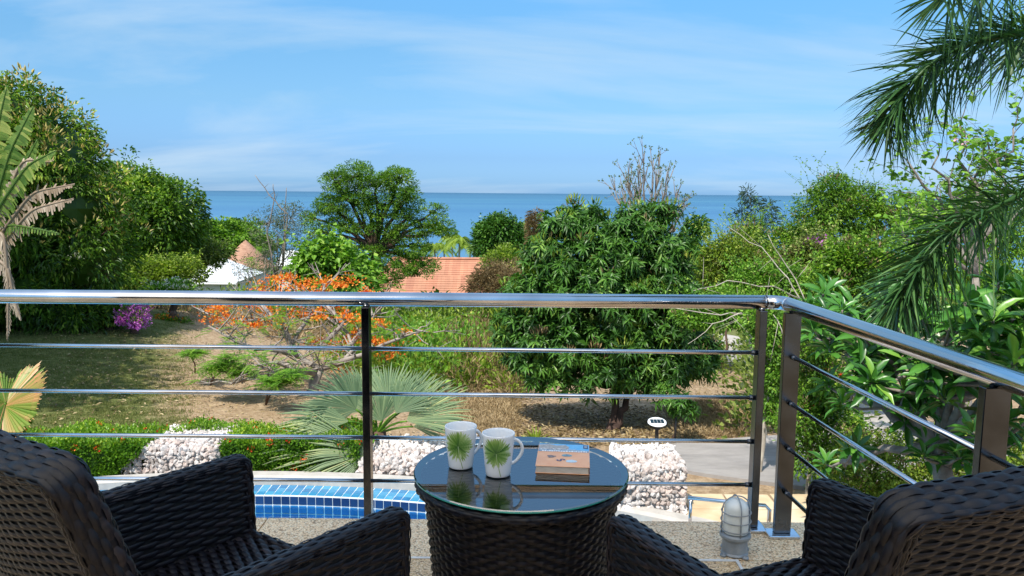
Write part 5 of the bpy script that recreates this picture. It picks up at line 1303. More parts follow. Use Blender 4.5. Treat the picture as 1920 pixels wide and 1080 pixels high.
# ---- piles of white stones
stone_m, nt_, b_ = mat_base('white_limestone')
oi_ = N(nt_, 'ShaderNodeObjectInfo'); tc_ = N(nt_, 'ShaderNodeTexCoord'); n_ = N(nt_, 'ShaderNodeTexNoise', i_Scale=22.0, i_Detail=6); nt_.links.new(tc_.outputs['Object'], n_.inputs['Vector'])
at_ = N(nt_, 'ShaderNodeAttribute', attribute_name='tone')
r_ = ramp(nt_, [(0.25, (0.34, 0.30, 0.28)), (0.5, (0.64, 0.60, 0.575)), (0.75, (0.78, 0.755, 0.735))], n_.outputs[0]); r2_ = ramp(nt_, [(0.0, (1.0, 1.0, 1.0)), (0.45, (0.95, 0.92, 0.90)), (0.75, (0.95, 0.82, 0.76)), (1.0, (0.62, 0.58, 0.55))], oi_.outputs['Random'])
x_ = N(nt_, 'ShaderNodeMix', data_type='RGBA', blend_type='MULTIPLY'); x_.inputs[0].default_value = 1; nt_.links.new(r_.outputs[0], x_.inputs[6]); nt_.links.new(r2_.outputs[0], x_.inputs[7]); nt_.links.new(x_.outputs[2], b_.inputs['Base Color'])
b_.inputs['Roughness'].default_value = 0.85
bp_ = N(nt_, 'ShaderNodeBump', i_Strength=0.8, i_Distance=0.01); nt_.links.new(n_.outputs[0], bp_.inputs['Height']); nt_.links.new(bp_.outputs[0], b_.inputs['Normal'])
ICO = []
def ico_mesh(k):
    import bmesh
    bm = bmesh.new(); bmesh.ops.create_icosphere(bm, subdivisions=2 if k < 3 else 1, radius=1)
    r = np.random.default_rng(k); ax = r.normal(size=(5, 3)); ax /= np.linalg.norm(ax, axis=1)[:, None]; ph = r.uniform(0, 6, 5)
    for v in bm.verts:
        c = np.array(v.co); d = 1 + 0.22 * sum(math.sin(3.6 * c.dot(a) + p) for a, p in zip(ax, ph)) / 1.6 + r.normal(0, 0.085); v.co = Vector(c * d * np.array([1.1, 0.9, 0.78]))
    me = bpy.data.meshes.new('stone'); bm.to_mesh(me); bm.free(); me.materials.append(stone_m)
    for p in me.polygons: p.use_smooth = False
    V = np.array([v.co[:] for v in me.vertices]); F = np.array([p.vertices[:] for p in me.polygons]); return me, V, F
ICO = [ico_mesh(k) for k in range(6)]
def euler(a, b, c):
    return _rz(c) @ np.array([[math.cos(b), 0, math.sin(b)], [0, 1, 0], [-math.sin(b), 0, math.cos(b)]]) @ _rx(a)
def stone_pile(label, base, pts, rs, wire=False, inner=None):
    """pts: stone centres in world space, seen ones first"""
    t = thing('stone_pile', label, 'stone pile', base, 0, 'piles of white stones by the pool')
    if inner is not None:
        mb = MB(); mb.box(*inner); mb.build('rubble_core', M['render_wall'] if False else bpy.data.materials['white_grout'], t, world=True)
    for i, (p, r) in enumerate(zip(pts, rs)):
        if i >= 300: break
        me = ICO[i % 6][0]; o = bpy.data.objects.new('stone', me); C.objects.link(o); o.parent = t; o.location = tuple(p - base); o.scale = (r, r, r); o.rotation_euler = tuple(rng.uniform(0, 6.28, 3))
    if len(pts) > 300:
        mb = MB()
        for i in range(300, len(pts)):
            _, V, F = ICO[3 + i % 3]; mb.add((V * rs[i]) @ euler(*rng.uniform(0, 6.28, 3)).T + pts[i], F)
        mb.build('small_stones', stone_m, t, world=True, kind='stuff')
def surf_box(x0, x1, y0, y1, z0, z1, step, slope_l=0.0, top_tilt=0.0):
    """stone centres over the front, top and side faces of a heap"""
    pts = []
    def yj(): return rng.uniform(-0.3, 0.3) * step
    for z in np.arange(z0, z1, step * 0.86):
        f = (z - z0) / (z1 - z0)
        for x in np.arange(x0 + slope_l * f, x1, step): pts.append((x + yj(), y0 + 0.02 * f + yj() * .6, z + yj() * .6))
        for y in np.arange(y0 + step, y1, step): pts.append((x1 + yj() * .5, y + yj(), z + yj() * .6)); pts.append((x0 + slope_l * f + yj() * .5, y + yj(), z + yj()))
    for y in np.arange(y0 + step * 0.5, y1, step * 0.92):
        g = (y - y0) / (y1 - y0)
        for x in np.arange(x0 + slope_l, x1, step): pts.append((x + yj(), y + yj(), z1 + top_tilt * g + yj() * .7))
    pts = np.array(pts); return pts
def piles():
    # boxed pile at the terrace corner
    x0, x1 = 1.22, 1.97; y0, y1 = 8.62, 9.40; z0, z1 = PZ, PZ + 0.50
    P = surf_box(x0, x1, y0, y1, z0 + 0.01, z1, 0.056, 0.0, 0.03); P = P[np.argsort(P[:, 1] - P[:, 2])]; rs = rng.uniform(0.022, 0.049, len(P))
    stone_pile('boxy pile of white stones at the foot of the terrace corner', np.array([(x0 + x1) / 2, y0, z0]), P, rs, inner=((x0 + .04, y0 + .04, z0 - 0.05), (x1 - .04, y1 - .02, z1 - .03)))
    # middle pile behind the post, sloping up to the back
    x0, x1 = -1.92, -0.35; y0, y1 = 9.75, 10.7
    P = surf_box(x0, x1, y0, y1, PZ + 0.02, PZ + 0.16, 0.060, 0.05, 0.05); o = np.argsort(P[:, 1]); P = P[o]; rs = rng.uniform(0.023, 0.055, len(P)) * np.interp(P[:, 1], [y0, y1], [1.1, 0.8])
    stone_pile('broad low bed of white stones behind the railing post and the mugs', np.array([(x0 + x1) / 2, y0, PZ]), P, rs, inner=((x0 + .06, y0 + .05, PZ - 0.25), (x1 - .04, y1 - .02, PZ + 0.13)))
    # left pile, steep trapezoid
    x0, x1 = -4.98, -3.72; y0, y1 = 9.72, 10.65
    P = surf_box(x0, x1, y0, y1, PZ + 0.02, PZ + 0.30, 0.055, 0.36, 0.05); o = np.argsort(P[:, 1] - 0.3 * P[:, 2]); P = P[o]; rs = rng.uniform(0.022, 0.048, len(P))
    stone_pile('sloping pile of white stones in front of the hedge, behind the left armchair', np.array([(x0 + x1) / 2, y0, PZ]), P, rs, inner=((x0 + .36, y0 + .05, PZ - 0.25), (x1 - .04, y1 - .02, PZ + 0.27)))
piles()

# ---- solar garden light
def solar():
    b = ont(1238, 858); b = gx(1238, 11.0); t = thing('solar_light', 'solar garden light with a white rimmed disc head on a black post', 'garden light', b)
    blk = noise_mat('black_paint', [(0.3, (0.012, 0.012, 0.013)), (0.7, (0.03, 0.03, 0.032))], 12, 0.4, bump=0); wht = noise_mat('white_plastic', [(0.3, (0.68, 0.70, 0.72)), (0.7, (0.78, 0.80, 0.82))], 12, 0.35, bump=0)
    h = ond(1238, 792, 11.0)[2] - b[2]
    mb = MB(); mb.tube([(0, 0, -0.1), (0, 0, h - 0.02)], 0.026, 12); mb.lathe([(0.0001, h - 0.10), (0.055, h - 0.095), (0.055, h - 0.03), (0.0001, h - 0.02)], 16); mb.build('post', blk, t, False)
    mb = MB(); mb.lathe([(0.0001, h - 0.022), (0.10, h - 0.02), (0.135, h), (0.128, h + 0.014), (0.0001, h + 0.018)], 28); hd = mb.build('lamp_head', wht, t, False)
    hd.rotation_euler = (math.radians(12), 0, 0); hd.location = (0, h * math.sin(math.radians(12)), h * (1 - math.cos(math.radians(12))))
    pan = noise_mat('dark_solar_cells', [(0.3, (0.01, 0.02, 0.035)), (0.7, (0.02, 0.045, 0.07))], 12, 0.12, bump=0)
    for i in range(4):
        for j in range(2):
            mb = MB(); x = -0.096 + i * 0.049; y = -0.056 + j * 0.057; mb.box((x, y, h + 0.0175), (x + 0.045, y + 0.053, h + 0.0215)); mb.build('solar_cell', pan, hd)
    s = thing('plant_stake', 'dark thin stake supporting the young tree', 'stake', gx(1273, 12.5)); mb = MB(); mb.tube([(0, 0, -.1), (0.01, 0, 0.62)], 0.018, 8); mb.build('pole', blk, s, True)
solar()

# ---- houses below
def houses():
    white = noise_mat('white_roof_paint', [(0.3, (0.74, 0.74, 0.73)), (0.7, (0.82, 0.82, 0.81))], 1.0, 0.6); wall = noise_mat('pale_wall', [(0.3, (0.50, 0.47, 0.42)), (0.7, (0.62, 0.58, 0.52))], 1.0, 0.8)
    # white hipped roof
    d = 60; b = gx(408, d); t = thing('white_house', 'low house with a white hipped roof among the shrubs', 'house', b)
    k = d / FPX; cx = ond(408, 500, d)[0]; ze = ond(408, 521, d)[2]; zr = ond(408, 486, d)[2]
    mb = MB(); w = 52 * k; V = [(cx - w, d - 2, ze), (cx + w, d - 2, ze - .1), (cx + w, d + 4.4, ze), (cx - w, d + 4.4, ze), (cx - w * .35, d + 1, zr), (cx + w * .1, d + 1, zr)]
    mb.add(V, [np.array([(0, 1, 5, 4), (2, 3, 4, 5)]), np.array([(3, 0, 4), (1, 2, 5)])]); mb.box((cx - w, d - 2.03, ze - 0.25), (cx + w, d - 1.95, ze - 0.11)); mb.build('roof', white, t, world=True)
    mb = MB(); mb.box((cx - w + .3, d - 1.6, b[2] - 1), (cx + w - .3, d + 4, ze - 0.12)); mb.build('wall', wall, t, world=True)
    x1 = ond(560, 500, d + 6)[0]; ze2 = ond(560, 497, d + 6)[2]
    # second white gable seen through the feathery tree
    t2 = thing('white_house', 'white walled house half hidden behind the slim feathery tree', 'house', gx(552, d + 6)); mb = MB(); q = 42 * k
    mb.add([(x1 - q, d + 5, ze2), (x1 + q, d + 5, ze2), (x1 + q, d + 10, ze2), (x1 - q, d + 10, ze2), (x1 - q, d + 7.5, ze2 + 1.1), (x1 + q, d + 7.5, ze2 + 1.1)], [np.array([(0, 1, 5, 4), (2, 3, 4, 5)]), np.array([(3, 0, 4), (1, 2, 5)])]); mb.build('roof', white, t2, world=True)
    mb = MB(); mb.box((x1 - q + .2, d + 5.3, ze2 - 3), (x1 + q - .2, d + 9.7, ze2 - .05)); mb.build('wall', wall, t2, world=True)
    # conical thatched roof
    d = 74; b = gx(452, d); t = thing('thatched_pavilion', 'conical reddish brown roof behind the white roofed house', 'pavilion', b); k = d / FPX
    ap = ond(460, 450, d); ze = ond(460, 500, d)[2]; R_ = 52 * k
    th_m = noise_mat('weathered_shingle', [(0.3, (0.24, 0.12, 0.075)), (0.5, (0.36, 0.20, 0.13)), (0.7, (0.46, 0.28, 0.19))], 3.0, 0.9, bump=0.5, dist=0.1, stretch=(1, 1, 6))
    mb = MB(); n = 14
    for i in range(n):      # overlapping courses
        f0, f1 = i / n, (i + 1) / n; mb.lathe([(R_ * f1 + 0.05, ap[2] + (ze - ap[2]) * f1), (R_ * f0 + 0.01, ap[2] + (ze - ap[2]) * f0 + 0.04)], 28, (ap[0], d, 0))
    mb.build('roof', th_m, t, world=True)
    mb = MB(); mb.lathe([(R_ * .8, b[2] - 1), (R_ * .8, ze)], 20, (ap[0], d, 0)); mb.build('wall', wall, t, world=True)
    # orange tiled roof
    d = 56; b = gx(850, d); t = thing('orange_roof_house', 'house with an orange tiled roof below the airy spreading tree', 'house', b)
    tile, nt, bb = mat_base('orange_clay_tile'); tc = N(nt, 'ShaderNodeTexCoord'); br = N(nt, 'ShaderNodeTexBrick'); br.inputs['Scale'].default_value = 3.4; br.inputs['Color1'].default_value = (0.38, 0.165, 0.10, 1); br.inputs['Color2'].default_value = (0.47, 0.225, 0.135, 1); br.inputs['Mortar'].default_value = (0.26, 0.10, 0.055, 1); br.inputs['Mortar Size'].default_value = 0.012
    br.inputs['Brick Width'].default_value = 0.9; br.inputs['Row Height'].default_value = 5.0
    nz = N(nt, 'ShaderNodeTexNoise', i_Scale=0.9, i_Detail=6); nt.links.new(tc.outputs['Object'], nz.inputs['Vector']); nt.links.new(tc.outputs['Object'], br.inputs['Vector'])
    rr = ramp(nt, [(0.3, (0.8, 0.8, 0.8)), (0.7, (1.15, 1.12, 1.08))], nz.outputs[0]); mx = N(nt, 'ShaderNodeMix', data_type='RGBA', blend_type='MULTIPLY'); mx.inputs[0].default_value = 1; nt.links.new(br.outputs['Color'], mx.inputs[6]); nt.links.new(rr.outputs[0], mx.inputs[7]); nt.links.new(mx.outputs[2], bb.inputs['Base Color']); bb.inputs['Roughness'].default_value = 0.8
    xl, xr = ond(735, 487, d)[0], ond(938, 487, d)[0]; zr = ond(850, 487, d)[2]; ze = zr - 2.3; y_r = d; y_e = d - 3.4
    mb = MB(); n = 17
    for i in range(n):      # courses of tiles, each lapping the next
        f0, f1 = i / n, (i + 1) / n
        za, zb = zr + (ze - zr) * f0, zr + (ze - zr) * f1; ya, yb = y_r + (y_e - y_r) * f0, y_r + (y_e - y_r) * f1
        mb.add([(xl - f0 * 1.8, ya, za + 0.02), (xr + f0, ya, za + 0.02), (xr + f1, yb - 0.02, zb + 0.055), (xl - f1 * 1.8, yb - 0.02, zb + 0.055), (xr + f1, yb - .02, zb + 0.015), (xl - f1 * 1.8, yb - .02, zb + 0.015)], np.array([(0, 3, 2, 1), (3, 5, 4, 2)]))
    mb.add([(xl, y_r + .01, zr + .02), (xr, y_r + .01, zr + .02), (xr + 1, d + 3.4, ze), (xl - 1, d + 3.4, ze)], np.array([(0, 1, 2, 3)]))
    rf = mb.build('roof', tile, t, world=True)
    mb = MB(); mb.tube([(xl, d, zr + .06), (xr, d, zr + .06)], 0.12, 8); mb.build('ridge_cap', tile, rf).location = tuple(-np.array(b))
    mb = MB(); mb.box((xl - .8, y_e + .5, b[2] - 1), (xr + .4, d + 3, ze - .02)); mb.build('wall', wall, t, world=True)
houses()

# ---- coconut palms at the shore
def coco():
    fb = MB()
    for k in range(18):
        a = k / 18 * 2 * PI + rng.uniform(-.1, .1); e = rng.uniform(0.0, 0.9); q = np.linspace(0, 1, 8); L = 3.0
        x = L * q * math.cos(e); z = L * (q * math.sin(e) - 0.75 * q ** 2.2); P = np.stack([x * math.cos(a), x * math.sin(a), z], -1)
        s = np.repeat(np.linspace(0.12, 1, 20), 2); pp = np.stack([np.interp(s, q, P[:, i]) for i in range(3)], -1); sd = np.array([-math.sin(a), math.cos(a), 0]); sg = np.tile([-1, 1], 20)[:, None]
        leaves(fb, BLADE, pp, sd * sg * 0.8 + np.array([math.cos(a), math.sin(a), 0]) * 0.5 + np.array([0, 0, -0.7]), rand_unit(40) * 0.3 + np.array([0, 0, 1]), 0.85, 0.12, rng.normal(0.5, 0.2), 0.15)
    me = fb.mesh('crown', M['lime']); tr = MB(); tr.tube([(0, 0, 0), (0.1, 0, -2), (0, 0, -5), (-0.2, 0, -9)], [0.13, 0.15, 0.17, 0.2], 7); mt = tr.mesh('trunk', M['bark_pale'])
    lab = ['leftmost of the coconut palms between the airy tree and the sea', 'second coconut palm from the left beside the airy tree', 'tallest pale coconut palm right of the airy tree', 'rightmost coconut palm right of the airy tree', 'low coconut palm half hidden behind the orange roof', 'lone palm between the dark round tree and the brown tree', 'palm below the lone one, beside the dark round tree', 'palm behind the slim feathery tree']
    for i, (u, v, d) in enumerate(((832, 462, 150), (848, 452, 165), (862, 468, 130), (882, 462, 140), (815, 470, 140), (975, 448, 95), (955, 478, 80), (600, 478, 120))):
        p = ond(u, v, d); h = 9; t = thing('coconut_palm', lab[i], 'palm', (p[0], p[1], p[2] - h), 0, 'coconut palms near the shore')
        for me_, nm in ((me, 'crown'), (mt, 'trunk')):
            o = bpy.data.objects.new(nm, me_); C.objects.link(o); o.parent = t; o.location = (0, 0, h); o.rotation_euler = (0, 0, i * 1.3); 
        t.scale = (1 + 0.08 * (i % 3),) * 3
coco()

# ---- right hand scrub
def R(name, label, u, d, bl, mat, nc, per, cs, L, W, **kw):
    kw.setdefault('trunk_r', 0.035); kw['corek'] = kw.get('corek', 0.5) * 0.75; kw.setdefault('shoots', 90); kw.setdefault('shoot_len', 0.045 * d); kw['accents'] = list(kw.get('accents', [])) + [('dry_leaves', 'dry', 0.10, L * 1.1, W * 0.6, lambda c: True)]
    leafy(name, label, 'shrub', gx(u, d), [blob(*b, d, None) for b in bl], mat, int(nc * 1.25), per, cs, L, W, **kw)
R('scrub_bush', 'yellow green bush immediately right of the drooping mango tree', 1365, 22, [(1365, 480, 42, 28), (1395, 500, 36, 28), (1340, 510, 30, 30)], 'lime', 230, 30, 0.2, 0.10, 0.05, corek=0.6)
R('scrub_bush', 'twiggy olive bush under the blue green needle tree', 1450, 25, [(1440, 472, 60, 26), (1400, 450, 30, 18), (1490, 452, 36, 24)], 'mid', 190, 30, 0.26, 0.13, 0.05, corek=0.55, ntwig=80, bark='twig')
R('tall_shrub', 'tall green shrub with its ragged top on the skyline at the right', 1575, 24, [(1560, 365, 34, 30), (1540, 400, 40, 34), (1590, 400, 50, 36), (1620, 375, 30, 24), (1550, 450, 60, 36), (1640, 430, 50, 40), (1700, 400, 40, 30)], 'mid', 480, 30, 0.24, 0.11, 0.05, corek=0.5, ntwig=160, bark='twig', front=0.4)
R('tall_shrub', 'pale twiggy shrub rising behind the drooping leaves of the foxtail palm', 1760, 20, [(1740, 430, 50, 40), (1820, 400, 50, 40), (1880, 440, 60, 50), (1800, 480, 90, 44)], 'bright', 250, 32, 0.24, 0.11, 0.06, corek=0.55, ntwig=120, bark='twig', accents=[('blossom', 'magenta', 0.02, 0.07, 0.05, lambda c: True)])
R('scrub_bush', 'bush flecked with magenta flowers in the right hand scrub', 1540, 18, [(1530, 480, 36, 24), (1560, 505, 40, 26), (1500, 500, 34, 24)], 'olive', 200, 32, 0.18, 0.10, 0.05, corek=0.55, bark='twig', ntwig=60, accents=[('blossom', 'magenta', 0.09, 0.06, 0.05, lambda c: True)])
R('scrub_bush', 'broad yellow green bush above the railing corner', 1450, 16, [(1440, 530, 55, 30), (1490, 545, 44, 28), (1400, 560, 50, 28), (1350, 572, 40, 22)], 'bright', 270, 26, 0.18, 0.085, 0.045, corek=0.5, bark='bark_pale', ntwig=90)
R('scrub_bush', 'light green bush between the railing corner and the foxtail fronds', 1620, 14, [(1610, 500, 60, 40), (1560, 540, 50, 34), (1660, 530, 50, 40), (1540, 590, 40, 30)], 'mid', 360, 34, 0.18, 0.09, 0.045, corek=0.55, bark='bark_pale', ntwig=90)
R('scrub_bush', 'small leafed bush below the handrail beside the narrow railing post', 1452, 12.5, [(1340, 592, 36, 16), (1385, 588, 40, 18), (1300, 596, 34, 14)], 'bright', 120, 26, 0.13, 0.065, 0.035, corek=0, bark='bark_pale', ntwig=90)
R('scrub_bush', 'bright small leafed bush seen between the two corner posts', 1440, 10.5, [(1440, 640, 26, 34), (1450, 700, 22, 40), (1435, 600, 34, 22), (1455, 760, 20, 36)], 'bright', 230, 24, 0.10, 0.05, 0.03, corek=0, bark='bark_pale', ntwig=110)
R('scrub_bush', 'loose green bush overhanging the driveway right of the wide corner post', 1530, 9.5, [(1520, 640, 40, 50), (1540, 720, 40, 50), (1500, 780, 30, 40), (1560, 800, 50, 50), (1540, 860, 60, 40)], 'mid', 420, 24, 0.12, 0.05, 0.032, corek=0, bark='bark_pale', ntwig=160, accents=[('blossom', 'red', 0.012, 0.035, 0.02, lambda c: True)])
R('low_bush', 'low leafy bush at the foot of the frangipani below the side railing', 1680, 8.5, [(1650, 860, 80, 50), (1740, 880, 80, 50), (1600, 900, 60, 40), (1850, 850, 80, 60)], 'lime', 480, 26, 0.12, 0.045, 0.028, corek=0.4, bark='twig', ntwig=80)
sticks('pale_branch', 'long pale bare branches leaning over the scrub above the railing corner', [[(1510, 575, 13), (1475, 520, 13.2), (1430, 465, 13.4), (1365, 425, 13.6)], [(1515, 578, 13), (1480, 500, 13.1), (1440, 440, 13.2)], [(1500, 560, 13), (1450, 540, 12.6), (1360, 530, 12.4), (1300, 545, 12.2)]], M['bark_pale'], 0.013)
sticks('pale_branch', 'pale forked branches in front of the right side of the drooping mango tree', [[(1440, 600, 11.5), (1390, 585, 11.4), (1340, 610, 11.3), (1290, 645, 11.2)], [(1400, 590, 11.5), (1350, 590, 11.4), (1250, 575, 11.6)], [(1470, 640, 11), (1430, 600, 11), (1395, 560, 11)]], M['bark_pale'], 0.011)
sticks('pale_branch', 'crooked pale twigs hanging beside the wide corner post', [[(1560, 640, 9.8), (1530, 700, 9.6), (1515, 760, 9.5), (1490, 800, 9.4)], [(1530, 700, 9.6), (1500, 690, 9.5), (1470, 640, 9.5), (1450, 590, 9.6)]], M['bark_pale'], 0.013)

# heart leaved climber reaching into the sky at the right
def climber():
    d = 11; b = gx(1840, d); t = thing('heart_leaf_tree', 'sparse twiggy tree with heart shaped leaves between the foxtail fronds', 'tree', b)
    mb = MB(); J = []; tips = []
    top = ond(1830, 520, d); limb(mb, b, top, 0.06, 0.05, 0, 6, 7)
    for (u, v, dd) in ((1700, 300, 11.2), (1760, 290, 10.8), (1800, 230, 11), (1850, 260, 11.4), (1900, 240, 10.8), (1740, 380, 11), (1690, 440, 10.6), (1960, 300, 11), (1880, 340, 11.2), (1820, 330, 11.5)):
        e = ond(u, v, dd); limb(mb, top, e, 0.035, 0.012, 0.05, 8, 5, 0.06)
        for f in (0.45, 0.6, 0.75, 0.9, 1.0):
            s = top + (e - top) * f + np.array([0, 0, 0.05 * np.linalg.norm(e - top) * math.sin(f * PI)])
            grow(mb, s, unit(e - top) + rand_unit(1)[0] * 0.8, 0.42, 0.009, 2, 2, 0.8, 0.75, 0.25, 0.03, 4, tips, 3, 0.0028, J)
    mb.build('branches', M['bark_grey'], t, True, world=True)
    P = np.array([j[0] for j in J]); k = rng.random(len(P)) < 0.62; P = P[k]; idx = np.repeat(np.arange(len(P)), 2)
    HEART = (np.array([(0, 0, 0), (0.12, -0.42, 0.02), (0.45, -0.5, 0.03), (0.12, 0.42, 0.02), (0.45, 0.5, 0.03), (1, 0, -0.05), (0.4, 0, -0.02)]), [np.array([(0, 1, 2), (0, 2, 6), (6, 2, 5), (0, 6, 4), (6, 5, 4), (0, 4, 3)])])
    mb = MB(); leaves(mb, HEART, P[idx] + rand_unit(len(idx)) * 0.05, rand_unit(len(idx)) * (1, 1, 0.5), rand_unit(len(idx)) * 0.6 + np.array([0, -0.2, 1.0]), rng.uniform(0.06, 0.11, len(idx)), rng.uniform(0.06, 0.10, len(idx)), rng.uniform(0.1, 0.9, len(idx)), 0.2)
    mb.build('heart_leaves', M['bright'], t, world=True, kind='stuff')
    mb = MB(); c = ond(1805, 262, 11); o = rand_unit(40) * 0.07; leaves(mb, LEAF, c + o, o, rand_unit(40), 0.05, 0.04, 0.6); mb.build('flowers', noise_mat('pale_pink_petal', [(0.3, (0.65, 0.35, 0.42)), (0.7, (0.75, 0.48, 0.52))], 5, 0.6), t, world=True, kind='stuff')
climber()

# ---- frangipani (large leaves, picked out one by one)
def frangipani():
    d0 = 6.2; b = gx(1780, d0); b[2] = -2.6; t = thing('frangipani_tree', 'frangipani tree with large glossy leaves outside the side railing', 'tree', b)
    reg = [(1560, 620, 60, 60, 7.4, 12), (1660, 650, 70, 60, 6.8, 20), (1760, 640, 70, 60, 6.2, 24), (1860, 580, 80, 60, 5.6, 26), (1900, 680, 60, 70, 5.4, 20), (1800, 720, 80, 60, 6.0, 24), (1690, 740, 80, 50, 6.6, 20), (1600, 720, 50, 50, 7.2, 12), (1540, 560, 40, 30, 8.2, 10), (1620, 590, 60, 30, 7.6, 14), (1580, 850, 40, 30, 7.2, 5), (1770, 850, 60, 40, 6.2, 12), (1880, 800, 60, 50, 5.6, 12), (1700, 560, 60, 30, 7.4, 12)]
    W = []
    for u, v, ru, rv, d, n in reg:
        for _ in range(int(n * 0.74)):
            a = rng.uniform(0, 2 * PI); r = math.sqrt(rng.random()); W.append(ond(u + ru * r * math.cos(a), v + rv * r * math.sin(a), d + rng.uniform(-0.5, 0.5)))
    W = np.array(W); tb = MB(); top = ond(1760, 850, 6.3)
    limb(tb, b, top, 0.10, 0.08, 0, 6, 8)
    hubs = [ond(u, v, d) for u, v, ru, rv, d, n in reg]
    for h in hubs: limb(tb, top, h - np.array([0, 0, .08]), 0.045, 0.026, 0.05, 7, 7, 0.05)
    for w in W:
        h = hubs[int(np.argmin([np.linalg.norm(w - q) for q in hubs]))]; limb(tb, h - np.array([0, 0, .08]), w - np.array([0, 0, 0.01]), 0.016, 0.011, -0.1, 4, 5, 0.05)
    tb.build('trunk', M['bark_grey'], t, True, world=True)
    # leaf template
    s = np.array([0, 0.12, 0.35, 0.6, 0.82, 1.0]); w = np.array([0.04, 0.10, 0.36, 0.5, 0.36, 0.02]); arch = -0.16 * s ** 2
    def tmpl(var):
        l = np.stack([s, -w, arch + 0.05 * (w > 0.1)], -1); m = np.stack([s, 0 * s, arch], -1); r = np.stack([s, w, arch + 0.05 * (w > 0.1)], -1); P = np.stack([l, m, r], 1); P[:, :, 2] *= (1 + var); return P
    names = []
    meshes = []
    for v_ in range(6):
        mb = MB(); P = tmpl(v_ * 0.35).copy(); P[:, :, 1] *= 0.30; mb.grid(P, np.clip(0.2 + 0.14 * v_ + np.array([0, .12, 0])[None, :] + np.zeros((6, 1)), 0, 1)); meshes.append(mb.mesh('leaf', M['plum'], True))
    recs = []
    for w_ in W:
        ax = unit(np.array([rng.normal(0, 0.35), -0.25 + rng.normal(0, 0.35), 1.0])); a1 = unit(np.cross(ax, (1, 0.2, 0))); a2 = np.cross(ax, a1); n = rng.integers(11, 17)
        for k in range(n):
            ph = k * 2.4 + rng.uniform(-.2, .2); el = math.radians(25 + 75 * (k / n) + rng.uniform(-8, 8)); D = math.cos(el) * ax + math.sin(el) * (math.cos(ph) * a1 + math.sin(ph) * a2); L = rng.uniform(0.13, 0.24)
            recs.append((w_ - ax * 0.05 * (k / n), D, ax, L, np.linalg.norm(w_ - CP)))
    recs.sort(key=lambda q: q[4])
    rest = MB()
    for i, (p, D, ax, L, _) in enumerate(recs):
        D = unit(D); Nn = unit(ax - D * np.dot(ax, D)); Sd = np.cross(Nn, D)
        if i < 300:
            o = bpy.data.objects.new('leaf', meshes[rng.integers(0, 6)]); C.objects.link(o); o.parent = t
            o.matrix_local = Matrix([[D[0] * L, Sd[0] * L, Nn[0] * L, p[0] - b[0]], [D[1] * L, Sd[1] * L, Nn[1] * L, p[1] - b[1]], [D[2] * L, Sd[2] * L, Nn[2] * L, p[2] - b[2]], [0, 0, 0, 1]])
        else:
            P = tmpl(rng.uniform(0, 2)).reshape(-1, 3).copy(); P[:, 1] *= 0.30; V = p + L * (P[:, :1] * D + P[:, 1:2] * Sd + P[:, 2:] * Nn); tn = np.clip(rng.normal(0.45, 0.22), 0, 1)
            rest.grid(V.reshape(6, 3, 3), np.clip(tn + np.array([0, .12, 0])[None, :] + np.zeros((6, 1)), 0, 1))
    rest.build('foliage', M['plum'], t, True, world=True, kind='stuff')
    mb = MB()
    for u, v, d in ((1840, 590, 5.6), (1825, 598, 5.6), (1755, 640, 6.2)):
        c = ond(u, v, d); o = rand_unit(14) * 0.03; leaves(mb, LEAF, c + o, o + np.array([0, 0, 0.02]), rand_unit(14), 0.045, 0.03, 0.6)
    mb.build('blossom', M['white_flower'], t, world=True, kind='stuff')
frangipani()

